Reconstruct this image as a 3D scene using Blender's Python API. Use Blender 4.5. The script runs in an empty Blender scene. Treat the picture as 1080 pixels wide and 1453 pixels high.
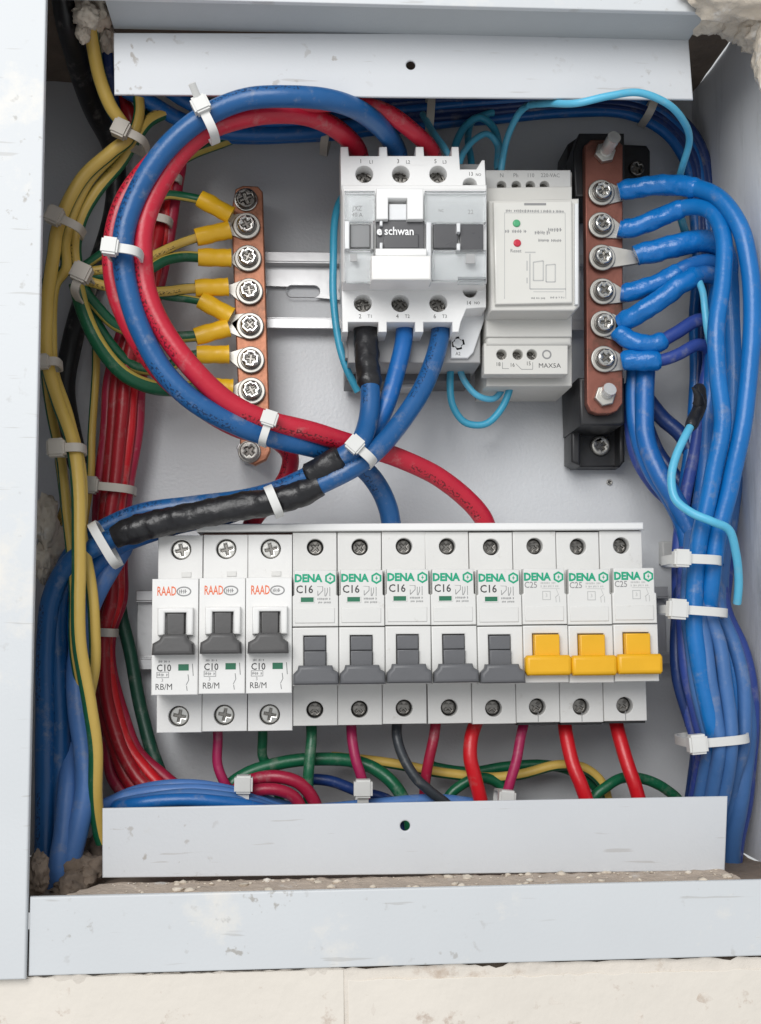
import bpy, bmesh, math, random
from mathutils import Vector, Matrix, noise
random.seed(7)
S = bpy.context.scene
COL = S.collection

# ------------------------------------------------------------------ camera
# world: X right, Z up, back plate of the cabinet on Y = 0, front towards -Y. "h" = mm in front of the plate.
FX, FY, FOC, DIST, ROLL = 430.0, 900.0, 1700.0, 532.0, 0.003
CX, CY = 540.0, 726.5
_n = Vector((FX-CX, -(FY-CY), FOC)).normalized()
_z = (Vector((0, 1, 0)) - _n*_n.y).normalized()
_x = Vector((_z.y*_n.z-_z.z*_n.y, _z.z*_n.x-_z.x*_n.z, _z.x*_n.y-_z.y*_n.x))
if _x.x < 0: _x = -_x
_x, _z = _x*math.cos(ROLL)+_z*math.sin(ROLL), _z*math.cos(ROLL)-_x*math.sin(ROLL)

def P(px, py, h):
    """photo pixel + height above the plate (mm) -> x, z in mm"""
    d = Vector((px-CX, -(py-CY), FOC))
    t = (DIST-h)/d.dot(_n)
    return d.dot(_x)*t, d.dot(_z)*t

def V(x, z, h):
    return Vector((x*.001, -h*.001, z*.001))

def W(px, py, h):
    x, z = P(px, py, h)
    return V(x, z, h)

cam = bpy.data.objects.new('camera', bpy.data.cameras.new('camera'))
COL.objects.link(cam)
# rows: camera axes (right, up, back) written in world coordinates (x, y, z)
right = Vector((_x.x, _n.x, _z.x)); up = Vector((_x.y, _n.y, _z.y)); fwd = Vector((_x.z, _n.z, _z.z))
M = Matrix((right, up, -fwd)).transposed().to_4x4()
M.translation = Vector((0, -DIST*.001, 0))
cam.matrix_world = M
cam.data.sensor_fit = 'HORIZONTAL'; cam.data.sensor_width = 36.0
cam.data.lens = 36.0*FOC/1080.0
cam.data.clip_start = 0.01; cam.data.clip_end = 50
S.camera = cam

# ------------------------------------------------------------------ light
w = bpy.data.worlds.new('World'); S.world = w; w.use_nodes = True
bg = w.node_tree.nodes['Background']
bg.inputs[0].default_value = (.95, .975, 1.0, 1); bg.inputs[1].default_value = 0.56

def area(name, loc, target, size, power, col):
    l = bpy.data.lights.new(name, 'AREA'); l.shape = 'DISK'; l.size = size; l.energy = power; l.color = col
    o = bpy.data.objects.new(name, l); COL.objects.link(o)
    o.location = loc
    o.rotation_euler = (Vector(target)-Vector(loc)).to_track_quat('-Z', 'Y').to_euler()
    return o
area('window_light', (-0.42, -1.42, 0.68), (0.03, 0, 0.06), 1.0, 17.5, (1.0, .99, .975))
S.view_settings.view_transform = 'Standard'; S.view_settings.look = 'None'
S.view_settings.exposure = 0.12; S.view_settings.gamma = 1.0
S.view_settings.use_curve_mapping = False
S.render.engine = 'CYCLES'
S.cycles.use_denoising = True
S.cycles.max_bounces = 8

# ------------------------------------------------------------------ materials
def srgb(r, g, b):
    f = lambda c: (c/255/12.92) if c/255 <= .04045 else ((c/255+.055)/1.055)**2.4
    return (f(r), f(g), f(b))

def mat(name, col, rough=.5, metal=0., var=.08, vscale=60., bump=0., bscale=300., dirt=None, dirt_scale=40., dirt_amt=.0,
        rvar=.1, coat=0., spec=.5):
    m = bpy.data.materials.new(name); m.use_nodes = True
    nt = m.node_tree; N = nt.nodes; L = nt.links
    b = N['Principled BSDF']
    tc = N.new('ShaderNodeTexCoord')
    oi = N.new('ShaderNodeObjectInfo'); va = N.new('ShaderNodeVectorMath'); va.operation = 'ADD'   # each copy wears differently
    L.new(tc.outputs['Object'], va.inputs[0]); L.new(oi.outputs['Random'], va.inputs[1]); OB = va.outputs[0]
    n1 = N.new('ShaderNodeTexNoise'); n1.inputs['Scale'].default_value = vscale; n1.inputs['Detail'].default_value = 5
    L.new(OB, n1.inputs['Vector'])
    mx = N.new('ShaderNodeMix'); mx.data_type = 'RGBA'
    c = Vector(col)
    mx.inputs[6].default_value = (*[max(0, x*(1-var)) for x in c], 1)
    mx.inputs[7].default_value = (*[min(1, x*(1+var)) for x in c], 1)
    L.new(n1.outputs['Fac'], mx.inputs[0])
    out = mx.outputs[2]
    if dirt:
        n2 = N.new('ShaderNodeTexNoise'); n2.inputs['Scale'].default_value = dirt_scale; n2.inputs['Detail'].default_value = 8
        n2.inputs['Roughness'].default_value = .7
        L.new(OB, n2.inputs['Vector'])
        r = N.new('ShaderNodeValToRGB')
        lo = .72-dirt_amt*.4
        r.color_ramp.elements[0].position = lo; r.color_ramp.elements[1].position = min(1, lo+.12)
        L.new(n2.outputs['Fac'], r.inputs[0])
        m2 = N.new('ShaderNodeMix'); m2.data_type = 'RGBA'
        L.new(r.outputs[0], m2.inputs[0]); L.new(out, m2.inputs[6]); m2.inputs[7].default_value = (*dirt, 1)
        out = m2.outputs[2]
    L.new(out, b.inputs['Base Color'])
    b.inputs['Metallic'].default_value = metal
    b.inputs['Specular IOR Level'].default_value = spec
    b.inputs['Coat Weight'].default_value = coat
    rr = N.new('ShaderNodeMapRange'); rr.inputs[3].default_value = max(.03, rough-rvar); rr.inputs[4].default_value = min(1, rough+rvar)
    L.new(n1.outputs['Fac'], rr.inputs[0]); L.new(rr.outputs[0], b.inputs['Roughness'])
    if bump > 0:
        n3 = N.new('ShaderNodeTexNoise'); n3.inputs['Scale'].default_value = bscale; n3.inputs['Detail'].default_value = 4
        L.new(OB, n3.inputs['Vector'])
        bp = N.new('ShaderNodeBump'); bp.inputs['Strength'].default_value = bump; bp.inputs['Distance'].default_value = .001
        L.new(n3.outputs['Fac'], bp.inputs['Height']); L.new(bp.outputs[0], b.inputs['Normal'])
    m['out'] = 1
    return m

def wire_mat(name, base, stripe=None, width=.1, centre=.5, prnt=None, rough=.38, twist=0.):
    """insulation; UV.x runs round the wire (0.5 faces away from the plate), UV.y in metres along it"""
    m = mat(name, base, rough=rough, var=.16, vscale=70, bump=.14, bscale=420, dirt=tuple(.72*c+.28*d for c, d in zip(base, (.36, .34, .31))), dirt_scale=110, dirt_amt=.42, rvar=.14)
    nt = m.node_tree; N = nt.nodes; L = nt.links; b = N['Principled BSDF']
    src = b.inputs['Base Color'].links[0].from_socket
    uv = N.new('ShaderNodeUVMap'); sp = N.new('ShaderNodeSeparateXYZ'); L.new(uv.outputs[0], sp.inputs[0])
    def math_(op, a, b_=None, v=None):
        n = N.new('ShaderNodeMath'); n.operation = op
        for i, q in enumerate((a, b_)):
            if q is None: continue
            if isinstance(q, (int, float)): n.inputs[i].default_value = q
            else: L.new(q, n.inputs[i])
        return n.outputs[0]
    if stripe:
        u = math_('ADD', sp.outputs[0], math_('MULTIPLY', sp.outputs[1], twist))
        u = math_('FRACT', math_('ADD', u, 10.5-centre))
        d = math_('ABSOLUTE', math_('SUBTRACT', u, .5))
        f = math_('LESS_THAN', d, width)
        mx = N.new('ShaderNodeMix'); mx.data_type = 'RGBA'
        L.new(f, mx.inputs[0]); L.new(src, mx.inputs[6]); mx.inputs[7].default_value = (*stripe, 1)
        src = mx.outputs[2]
    if prnt:
        cb = N.new('ShaderNodeCombineXYZ')
        L.new(math_('MULTIPLY', sp.outputs[0], 28.), cb.inputs[0]); L.new(math_('MULTIPLY', sp.outputs[1], 900.), cb.inputs[1])
        nz = N.new('ShaderNodeTexNoise'); nz.inputs['Scale'].default_value = 1.; nz.inputs['Detail'].default_value = 1
        L.new(cb.outputs[0], nz.inputs['Vector'])
        a = math_('GREATER_THAN', nz.outputs['Fac'], .55)
        band = math_('LESS_THAN', math_('ABSOLUTE', math_('SUBTRACT', sp.outputs[0], .6)), .055)
        rep = math_('LESS_THAN', math_('FRACT', math_('MULTIPLY', sp.outputs[1], 14.)), .55)
        f = math_('MULTIPLY', math_('MULTIPLY', a, band), math_('MULTIPLY', rep, .92))
        mx = N.new('ShaderNodeMix'); mx.data_type = 'RGBA'
        L.new(f, mx.inputs[0]); L.new(src, mx.inputs[6]); mx.inputs[7].default_value = (*prnt, 1)
        src = mx.outputs[2]
    L.new(src, b.inputs['Base Color'])
    return m

def paint_mat(name, col, splash, chips, amt):
    """painted sheet steel with plaster splashes, dust and scratches"""
    m = mat(name, col, rough=.5, var=.12, vscale=9, bump=.06, bscale=900, dirt=splash, dirt_scale=22, dirt_amt=amt, rvar=.12)
    nt = m.node_tree; N = nt.nodes; L = nt.links; b = N['Principled BSDF']
    src = b.inputs['Base Color'].links[0].from_socket
    tc = [n for n in N if n.type == 'TEX_COORD'][0]
    n2 = N.new('ShaderNodeTexNoise'); n2.inputs['Scale'].default_value = 240; n2.inputs['Detail'].default_value = 8
    mp = N.new('ShaderNodeMapping'); mp.inputs['Location'].default_value = (3, 5, 7); L.new(tc.outputs['Object'], mp.inputs[0])
    L.new(mp.outputs[0], n2.inputs['Vector'])
    r = N.new('ShaderNodeValToRGB'); r.color_ramp.elements[0].position = .63; r.color_ramp.elements[1].position = .69
    L.new(n2.outputs['Fac'], r.inputs[0])
    n4 = N.new('ShaderNodeTexNoise'); n4.inputs['Scale'].default_value = 17; n4.inputs['Detail'].default_value = 3
    L.new(mp.outputs[0], n4.inputs['Vector'])
    r4 = N.new('ShaderNodeValToRGB'); r4.color_ramp.elements[0].position = .50; r4.color_ramp.elements[1].position = .62
    L.new(n4.outputs['Fac'], r4.inputs[0])
    # long thin scratches
    mp2 = N.new('ShaderNodeMapping'); mp2.inputs['Scale'].default_value = (14, 1, 160); mp2.inputs['Rotation'].default_value = (0, .12, 0)
    L.new(tc.outputs['Object'], mp2.inputs[0])
    n5 = N.new('ShaderNodeTexNoise'); n5.inputs['Scale'].default_value = 3; n5.inputs['Detail'].default_value = 2
    L.new(mp2.outputs[0], n5.inputs['Vector'])
    r5 = N.new('ShaderNodeValToRGB'); r5.color_ramp.elements[0].position = .69; r5.color_ramp.elements[1].position = .73
    L.new(n5.outputs['Fac'], r5.inputs[0])
    mu = N.new('ShaderNodeMath'); mu.operation = 'MULTIPLY'; L.new(r.outputs[0], mu.inputs[0]); L.new(r4.outputs[0], mu.inputs[1])
    mb = N.new('ShaderNodeMath'); mb.operation = 'MULTIPLY_ADD'; mb.use_clamp = True
    L.new(r5.outputs[0], mb.inputs[0]); mb.inputs[1].default_value = .45; L.new(mu.outputs[0], mb.inputs[2])
    mx = N.new('ShaderNodeMix'); mx.data_type = 'RGBA'
    L.new(mb.outputs[0], mx.inputs[0]); L.new(src, mx.inputs[6]); mx.inputs[7].default_value = (*chips, 1)
    L.new(mx.outputs[2], b.inputs['Base Color'])
    return m

PLATE = mat('plate_paint', (.655, .67, .69), rough=.4, var=.06, vscale=18, bump=.2, bscale=700, rvar=.12)
PAINT = paint_mat('cabinet_paint', (.60, .622, .64), (.70, .685, .65), (.40, .39, .37), .33)
FLANGE = paint_mat('flange_paint', (.575, .592, .615), (.52, .50, .48), (.38, .36, .34), .14)
DUSTY = mat('dusty_ledge', (.46, .38, .31), rough=.9, var=.3, vscale=120, bump=.8, bscale=500, dirt=(.62, .60, .57), dirt_scale=60, dirt_amt=.35)
UNDER_SHADE = mat('shaded_ledge_paint', (.42, .445, .46), rough=.6, var=.1, vscale=30, bump=.1, bscale=600, dirt=(.1, .1, .1), dirt_scale=130, dirt_amt=.02)  # cabinet paint darkened: shade under the upper ledge put into the colour
BROWN = mat('bare_mortar', (.20, .155, .12), rough=.95, var=.35, vscale=70, bump=1., bscale=200)
PLASTER = mat('plaster', (.60, .53, .44), rough=.95, var=.22, vscale=90, bump=1., bscale=260, dirt=(.72, .70, .67), dirt_scale=60, dirt_amt=.4)
WALLM = mat('cream_wall', (.70, .645, .575), rough=.85, var=.10, vscale=30, bump=.9, bscale=160, dirt=(.48, .38, .30), dirt_scale=45, dirt_amt=.32)
TILEM = mat('cream_tile', (.72, .67, .60), rough=.65, var=.08, vscale=25, bump=.6, bscale=120, dirt=(.46, .36, .29), dirt_scale=80, dirt_amt=.30)
RAILM = mat('zinc_rail', (.58, .58, .585), rough=.35, metal=.55, var=.08, vscale=60, bump=.05)
COPPER = mat('copper', (.40, .17, .10), rough=.45, metal=.6, var=.3, vscale=90, bump=.2, bscale=300, dirt=(.22, .11, .07), dirt_scale=70, dirt_amt=.5)
COPPER2 = mat('dull_copper', (.25, .095, .07), rough=.45, metal=.6, var=.2, vscale=120, bump=.12, bscale=300, dirt=(.15, .07, .05), dirt_scale=70, dirt_amt=.5)
STEEL = mat('plated_steel', (.60, .59, .56), rough=.22, metal=1., var=.12, vscale=200)
BRIGHT = mat('bright_bolt', (.80, .79, .76), rough=.25, metal=.6, var=.15, vscale=200)
WASHER = mat('washer_steel', (.50, .485, .45), rough=.45, metal=.9, var=.12, vscale=200)
DARKSTEEL = mat('dark_screw', (.22, .21, .195), rough=.3, metal=1., var=.3, vscale=600)
BLACKP = mat('black_bakelite', (.018, .018, .02), rough=.42, var=.2, vscale=80, bump=.1)
DARKREC = mat('recess_shade', (.03, .03, .032), rough=.8)  # near-black colour standing for the shade inside wells and openings
WHITE1 = mat('breaker_white', (.78, .775, .76), rough=.42, var=.04, vscale=50, bump=.05, bscale=900, dirt=(.60, .58, .54), dirt_scale=130, dirt_amt=.16)
WHITE2 = mat('breaker_ivory', (.69, .685, .665), rough=.45, var=.05, vscale=50, bump=.05, bscale=900, dirt=(.52, .50, .46), dirt_scale=130, dirt_amt=.22)
WHITE3 = mat('contactor_white', (.80, .80, .79), rough=.4, var=.03, vscale=50, bump=.04, bscale=900)
WHITE3B = mat('bright_white', (.86, .85, .82), rough=.4, var=.02, vscale=50)
WHITE3C = mat('clear_cover_white', (.72, .73, .74), rough=.22, var=.03, vscale=50)
CLEAR = mat('clear_cover', (.93, .95, .96), rough=.1, var=.01, rvar=.04)
CLEAR.node_tree.nodes['Principled BSDF'].inputs['Transmission Weight'].default_value = .9
CLEAR.node_tree.nodes['Principled BSDF'].inputs['IOR'].default_value = 1.35
GREYP = mat('grey_housing', (.36, .36, .36), rough=.5, var=.08, vscale=80)
IVORY = mat('relay_ivory', (.62, .61, .575), rough=.5, var=.05, vscale=50, bump=.04, bscale=900)
IVORY2 = mat('relay_panel', (.66, .65, .61), rough=.35, var=.04, vscale=50)
TOGGLE = mat('grey_toggle', (.115, .117, .125), rough=.45, var=.12, vscale=90, bump=.06, bscale=700)
TOGGLE1 = mat('dark_grey_toggle', (.085, .083, .083), rough=.45, var=.12, vscale=90, bump=.06, bscale=700)
YTOG = mat('amber_toggle', (.76, .40, .008), rough=.4, var=.08, vscale=90, bump=.04, bscale=700)
WINGREY = mat('grey_window', (.20, .205, .21), rough=.3, var=.05)
WINDARK = mat('dark_window', (.075, .075, .08), rough=.3, var=.1)
TIE = mat('nylon_tie', (.66, .66, .64), rough=.42, var=.08, vscale=90)
TIEOLD = mat('dusty_nylon_tie', (.50, .46, .40), rough=.5, var=.1, vscale=90)
LUGY = mat('yellow_sleeve', (.92, .53, .02), rough=.36, var=.1, vscale=120, bump=.12, bscale=250)
TAPEB = mat('black_tape', (.012, .012, .014), rough=.36, var=.3, vscale=120, bump=.5, bscale=260, rvar=.14)
TAPEBLUE = mat('blue_tape', (.004, .15, .47), rough=.28, var=.16, vscale=120, bump=.6, bscale=240, rvar=.12)
GREENW = mat('green_window', (.012, .15, .075), rough=.4, var=.1)
P_GREEN = mat('print_green', (.0, .33, .18), rough=.6)
P_BLACK = mat('print_black', (.05, .05, .05), rough=.6)
P_GREY = mat('print_grey', (.25, .25, .25), rough=.6)
P_PALE = mat('print_pale', (.45, .45, .44), rough=.6)
P_ORANGE = mat('print_orange', (.75, .16, .06), rough=.6)
P_WHITE = mat('print_white', (.85, .85, .85), rough=.6)
LEDG = mat('green_led', (.08, .38, .18), rough=.2)
LEDR = mat('red_led', (.55, .03, .06), rough=.2)

BLUE = wire_mat('blue_pvc', (.010, .095, .275), rough=.36, prnt=(.004, .03, .10))
BLUEB = wire_mat('bright_blue_pvc', (.003, .145, .44), rough=.34)
BLUEM = wire_mat('mid_blue_pvc', (.008, .12, .39), rough=.36)
BLUEP = wire_mat('pale_blue_pvc', (.075, .19, .47), rough=.45)
NAVY = wire_mat('navy_pvc', (.010, .035, .15), rough=.38)
VIOLET = wire_mat('violet_blue_pvc', (.028, .062, .28), rough=.42)
STEELB = wire_mat('grey_blue_pvc', (.05, .145, .36), rough=.48)
CYAN = wire_mat('cyan_pvc', (.045, .33, .50), rough=.36)
CYANL = wire_mat('light_cyan_pvc', (.10, .45, .66), rough=.36)
RED = wire_mat('red_pvc', (.50, .012, .035), rough=.36, prnt=(.12, .005, .01))
CRIMSON = wire_mat('crimson_pvc', (.36, .012, .045), rough=.4)
REDB = wire_mat('bright_red_pvc', (.60, .010, .018), rough=.34)
DKRED = wire_mat('dark_red_pvc', (.34, .006, .014), rough=.4)
MAGENTA = wire_mat('magenta_pvc', (.36, .015, .085), rough=.4)
GREEN = wire_mat('green_pvc', (.006, .115, .05), rough=.38)
DKGREEN = wire_mat('dark_green_pvc', (.006, .06, .035), rough=.45)
GREYW = wire_mat('slate_pvc', (.035, .042, .05), rough=.42)
BLACKW = wire_mat('black_pvc', (.010, .010, .011), rough=.4)
YEL = (.64, .44, .10); GRN = (.006, .105, .045)
GY_Y = wire_mat('yellow_green_pvc', GRN, YEL, .185, .55, rough=.42, prnt=(.12, .08, .02))
GY_MAIN = wire_mat('yellow_green_pvc_twisted', GRN, YEL, .20, .53, rough=.42, twist=.62)
GY_Y2 = wire_mat('yellow_green_pvc_turned', GRN, YEL, .17, .42, rough=.42)
GY_G = wire_mat('green_yellow_pvc', GRN, (.55, .42, .09), .055, .66, rough=.42)
GY_G2 = wire_mat('green_yellow_pvc_turned', GRN, (.55, .42, .09), .075, .36, rough=.42)

# ------------------------------------------------------------------ mesh helpers
def finish(me, m, smooth=True, ang=35):
    if m:
        me.materials.append(m)
        if any(p.material_index == 1 for p in me.polygons): me.materials.append(DARKSTEEL)
    if smooth:
        for p in me.polygons: p.use_smooth = True
        me.set_sharp_from_angle(angle=math.radians(ang))
    return me

def put(name, me, parent=None, loc=None):
    """link a mesh whose vertices are in world metres"""
    o = bpy.data.objects.new(name, me); COL.objects.link(o)
    if parent is not None:
        o.parent = parent
        q = Vector(parent['_w']) if '_w' in parent else Vector()
        me.transform(Matrix.Translation(-q))
        o['_w'] = list(q)
    else:
        if loc is None:
            bb = [v.co for v in me.vertices]
            c = Vector()
            for v in bb: c += v
            c /= max(1, len(bb)); loc = c
        loc = Vector(loc)
        me.transform(Matrix.Translation(-loc)); o.location = loc; o['_w'] = list(loc)
    return o

def tag(o, label, cat, group=None, kind=None):
    if label: o['label'] = label
    if cat: o['category'] = cat
    if group: o['group'] = group
    if kind: o['kind'] = kind
    return o

def thing(name, loc, label, cat, group=None):
    o = bpy.data.objects.new(name, None); COL.objects.link(o)
    o.location = loc; o['_w'] = list(loc); o.empty_display_size = .01
    return tag(o, label, cat, group)

def plate_mesh(outer, holes, h0, h1, bev=0., bres=2):
    """extrude a 2D outline (mm) with holes from h0 to h1"""
    cu = bpy.data.curves.new('tmp', 'CURVE'); cu.dimensions = '2D'; cu.fill_mode = 'BOTH'
    for pts in [outer]+list(holes):
        s = cu.splines.new('POLY'); s.points.add(len(pts)-1)
        for p, q in zip(s.points, pts): p.co = (q[0], q[1], 0, 1)
        s.use_cyclic_u = True
    bev = min(bev, (h1-h0)*.45)
    cu.extrude = (h1-h0)/2-bev; cu.bevel_depth = bev; cu.bevel_resolution = bres; cu.offset = -bev
    ob = bpy.data.objects.new('tmp', cu)
    me = bpy.data.meshes.new_from_object(ob)
    bpy.data.objects.remove(ob); bpy.data.curves.remove(cu)
    hm = (h0+h1)/2
    for v in me.vertices:
        v.co = V(v.co.x, v.co.y, hm+v.co.z)
    return me

def merge(meshes):
    bm = bmesh.new()
    for me in meshes:
        bm.from_mesh(me)
    out = bpy.data.meshes.new('m'); bm.to_mesh(out); bm.free()
    for me in meshes: bpy.data.meshes.remove(me)
    return out

def rect(x0, z0, x1, z1):
    return [(x0, z0), (x1, z0), (x1, z1), (x0, z1)]

def circ(cx, cz, r, n=24, ph=0.):
    return [(cx+r*math.cos(ph+i*2*math.pi/n), cz+r*math.sin(ph+i*2*math.pi/n)) for i in range(n)]

def cross(cx, cz, r, t, rot=0.):
    pts = [(t, t), (t, r), (-t, r), (-t, t), (-r, t), (-r, -t), (-t, -t), (-t, -r), (t, -r), (t, -t), (r, -t), (r, t)]
    c, s = math.cos(rot), math.sin(rot)
    return [(cx+x*c-z*s, cz+x*s+z*c) for x, z in pts]

def pxpoly(pts, h):
    return [P(x, y, h) for x, y in pts]

def pxrect(x0, y0, x1, y1):
    return [(x0, y0), (x1, y0), (x1, y1), (x0, y1)]

def pxplate(name, parent, pts, h0, h1, m, holes=(), bev=.4):
    """plate whose front outline is read from the photo at height h1"""
    hs = []
    for (hx, hy, r) in holes:
        x, z = P(hx, hy, h1); hs.append(circ(x, z, r*(DIST-h1)/FOC))
    return put(name, finish(plate_mesh(pxpoly(pts, h1), hs, h0, h1, bev), m), parent)

def screw_meshes(x, z, h, r, rot=0., t=None, slot=.62, thick=2.0, bev=.7):
    """pan head with a cross recess"""
    t = t or r*.16
    a = plate_mesh(circ(x, z, r, 26), [cross(x, z, r*slot, t, rot)], h, h+thick, bev, 3)
    b = plate_mesh(circ(x, z, r*.9, 20), [], h-.6, h+thick*.35, 0)
    for p in b.polygons: p.material_index = 1  # recess floor takes the darker steel as painted shade inside the cross
    return merge([a, b])

def text_mesh(s, size, x, z, h, align='CENTER', sx=1., bold=0.):
    cu = bpy.data.curves.new('t', 'FONT'); cu.body = s; cu.size = size; cu.align_x = align; cu.align_y = 'CENTER'
    cu.extrude = .02; cu.offset = bold; cu.resolution_u = 2
    ob = bpy.data.objects.new('t', cu)
    me = bpy.data.meshes.new_from_object(ob)
    bpy.data.objects.remove(ob); bpy.data.curves.remove(cu)
    for v in me.vertices:
        v.co = V(x+v.co.x*sx, z+v.co.y, h+v.co.z)
    return me

def catmull(pts, n=7):
    pts = [Vector(p) for p in pts]
    out = []
    e = [pts[0]*2-pts[1]]+pts+[pts[-1]*2-pts[-2]]
    for i in range(1, len(e)-2):
        p0, p1, p2, p3 = e[i-1], e[i], e[i+1], e[i+2]
        t0 = 0.; t1 = t0+max(1e-6, (p1-p0).length)**.5; t2 = t1+max(1e-6, (p2-p1).length)**.5; t3 = t2+max(1e-6, (p3-p2).length)**.5
        for k in range(n):
            t = t1+(t2-t1)*k/n
            a1 = p0*((t1-t)/(t1-t0))+p1*((t-t0)/(t1-t0)); a2 = p1*((t2-t)/(t2-t1))+p2*((t-t1)/(t2-t1)); a3 = p2*((t3-t)/(t3-t2))+p3*((t-t2)/(t3-t2))
            b1 = a1*((t2-t)/(t2-t0))+a2*((t-t0)/(t2-t0)); b2 = a2*((t3-t)/(t3-t1))+a3*((t-t1)/(t3-t1))
            out.append(b1*((t2-t)/(t2-t1))+b2*((t-t1)/(t2-t1)))
    out.append(pts[-1])
    return out

def tube_mesh(path, rad, segs=16, wob=0., seed=0., uoff=0., flat=1., spiral=0.):
    """round bar along a path of world points; rad in mm, number or function of 0..1"""
    n = len(path); L = [0.]
    for i in range(1, n): L.append(L[-1]+(path[i]-path[i-1]).length)
    tot = max(L[-1], 1e-6)
    vs, fs, uvs = [], [], []
    prev = None
    out = Vector((0, -1, 0))
    for i in range(n):
        t = (path[min(n-1, i+1)]-path[max(0, i-1)]).normalized()
        nn = out-t*out.dot(t)
        if nn.length < .35 and prev is not None: nn = prev-t*prev.dot(t)
        if nn.length < 1e-4: nn = Vector((0, 0, 1))-t*t.z
        nn.normalize(); prev = nn
        bb = t.cross(nn)
        r = (rad(L[i]/tot) if callable(rad) else rad)*.001
        for k in range(segs):
            a = 2*math.pi*(k/segs-.5)
            rr = r
            if wob: rr *= 1+wob*noise.noise(Vector((math.cos(a)*1.3, math.sin(a)*1.3, L[i]*220+seed*17)))
            if spiral: rr *= 1+spiral*((L[i]/.0085+a/(2*math.pi)+seed) % 1.)+.05*noise.noise(Vector((math.cos(a)*2.6, math.sin(a)*2.6, L[i]*420+seed)))
            vs.append(path[i]+nn*(math.cos(a)*rr*flat)+bb*(math.sin(a)*rr))
    for i in range(n-1):
        for k in range(segs):
            k2 = (k+1) % segs
            fs.append((i*segs+k, i*segs+k2, (i+1)*segs+k2, (i+1)*segs+k))
            uvs.append([(k/segs+uoff, L[i]), ((k+1)/segs+uoff, L[i]), ((k+1)/segs+uoff, L[i+1]), (k/segs+uoff, L[i+1])])
    fs.append(tuple(range(segs-1, -1, -1))); uvs.append([(.5, 0)]*segs)
    fs.append(tuple((n-1)*segs+k for k in range(segs))); uvs.append([(.5, tot)]*segs)
    me = bpy.data.meshes.new('tube'); me.from_pydata([tuple(v) for v in vs], [], fs)
    ul = me.uv_layers.new(name='UVMap'); i = 0
    for f in uvs:
        for q in f: ul.data[i].uv = q; i += 1
    bm = bmesh.new(); bm.from_mesh(me); bmesh.ops.recalc_face_normals(bm, faces=bm.faces); bm.to_mesh(me); bm.free()
    return me

def sub_path(path, t0, t1):
    L = [0.]
    for i in range(1, len(path)): L.append(L[-1]+(path[i]-path[i-1]).length)
    T = L[-1]
    def at(t):
        d = t*T
        for i in range(1, len(path)):
            if L[i] >= d:
                k = (d-L[i-1])/max(1e-9, L[i]-L[i-1]); return path[i-1].lerp(path[i], k)
        return path[-1].copy()
    n = max(8, int((t1-t0)*T/.0011))
    return [at(t0+(t1-t0)*i/n) for i in range(n+1)]

def wire(name, pts, r, m, label, group=None, cat='cable', wraps=(), lug=None, uoff=0., n=7, wob=.012):
    """pts: (px, py, h). wraps: (part name, t0, t1, radius, material). lug: see crimp lugs below"""
    path = catmull([W(*p) for p in pts], n)
    sd = random.random()*90
    for i in range(1, len(path)-1):
        q = path[i]*38+Vector((sd, 0, sd))
        path[i] = path[i]+Vector((noise.noise(q), noise.noise(q+Vector((7, 3, 1)))*.6, noise.noise(q+Vector((2, 9, 5)))))*.0009
    me = finish(tube_mesh(path, r, 16, wob, random.random()*50, uoff), m, ang=60)
    if not wraps and not lug:
        return tag(put(name, me, None, path[0]), label, cat, group)
    root = thing(name, path[0], label, cat, group)
    put('insulation', me, root)
    for (pn, t0, t1, rr, mm) in wraps:
        sp = sub_path(path, t0, t1)
        def rad(t, rr=rr): return rr*(.80+.2*min(1, min(t, 1-t)*14))
        put(pn, finish(tube_mesh(sp, rad, 26, .09, random.random()*50, 0, .97, .055), mm, ang=40), root)
    return root

# ------------------------------------------------------------------ the cabinet
def block(x0, x1, z0, z1, h0, h1, bev=.4):
    return plate_mesh(rect(x0, z0, x1, z1), [], h0, h1, bev)

ZC, ZF, XL, XR = 252, -93, -128, 184          # ceiling, floor, left and right walls (mm)
cab = thing('electrical_cabinet', (0, 0, ZF*.001), 'pale grey painted steel distribution cabinet set into a cream wall', 'cabinet')
put('back_plate', finish(block(XL, XR, ZF, ZC, -3, 0, 0), PLATE), cab)

def grid_sheet(corners, nx, ny, amp, sc, seed=0, thick=None):
    """slightly buckled sheet between four world points"""
    a, b, c, d = corners
    nrm = (b-a).cross(d-a).normalized()
    vs, fs = [], []
    for j in range(ny+1):
        for i in range(nx+1):
            u, v = i/nx, j/ny
            p = a*(1-u)*(1-v)+b*u*(1-v)+c*u*v+d*(1-u)*v
            e = noise.noise(p*sc+Vector((seed, 0, 0)))+.5*noise.noise(p*sc*2.7+Vector((0, seed, 0)))
            vs.append(p+nrm*e*amp)
    for j in range(ny):
        for i in range(nx):
            k = j*(nx+1)+i; fs.append((k, k+1, k+nx+2, k+nx+1))
    me = bpy.data.meshes.new('g'); me.from_pydata([tuple(v) for v in vs], [], fs)
    return me

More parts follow.
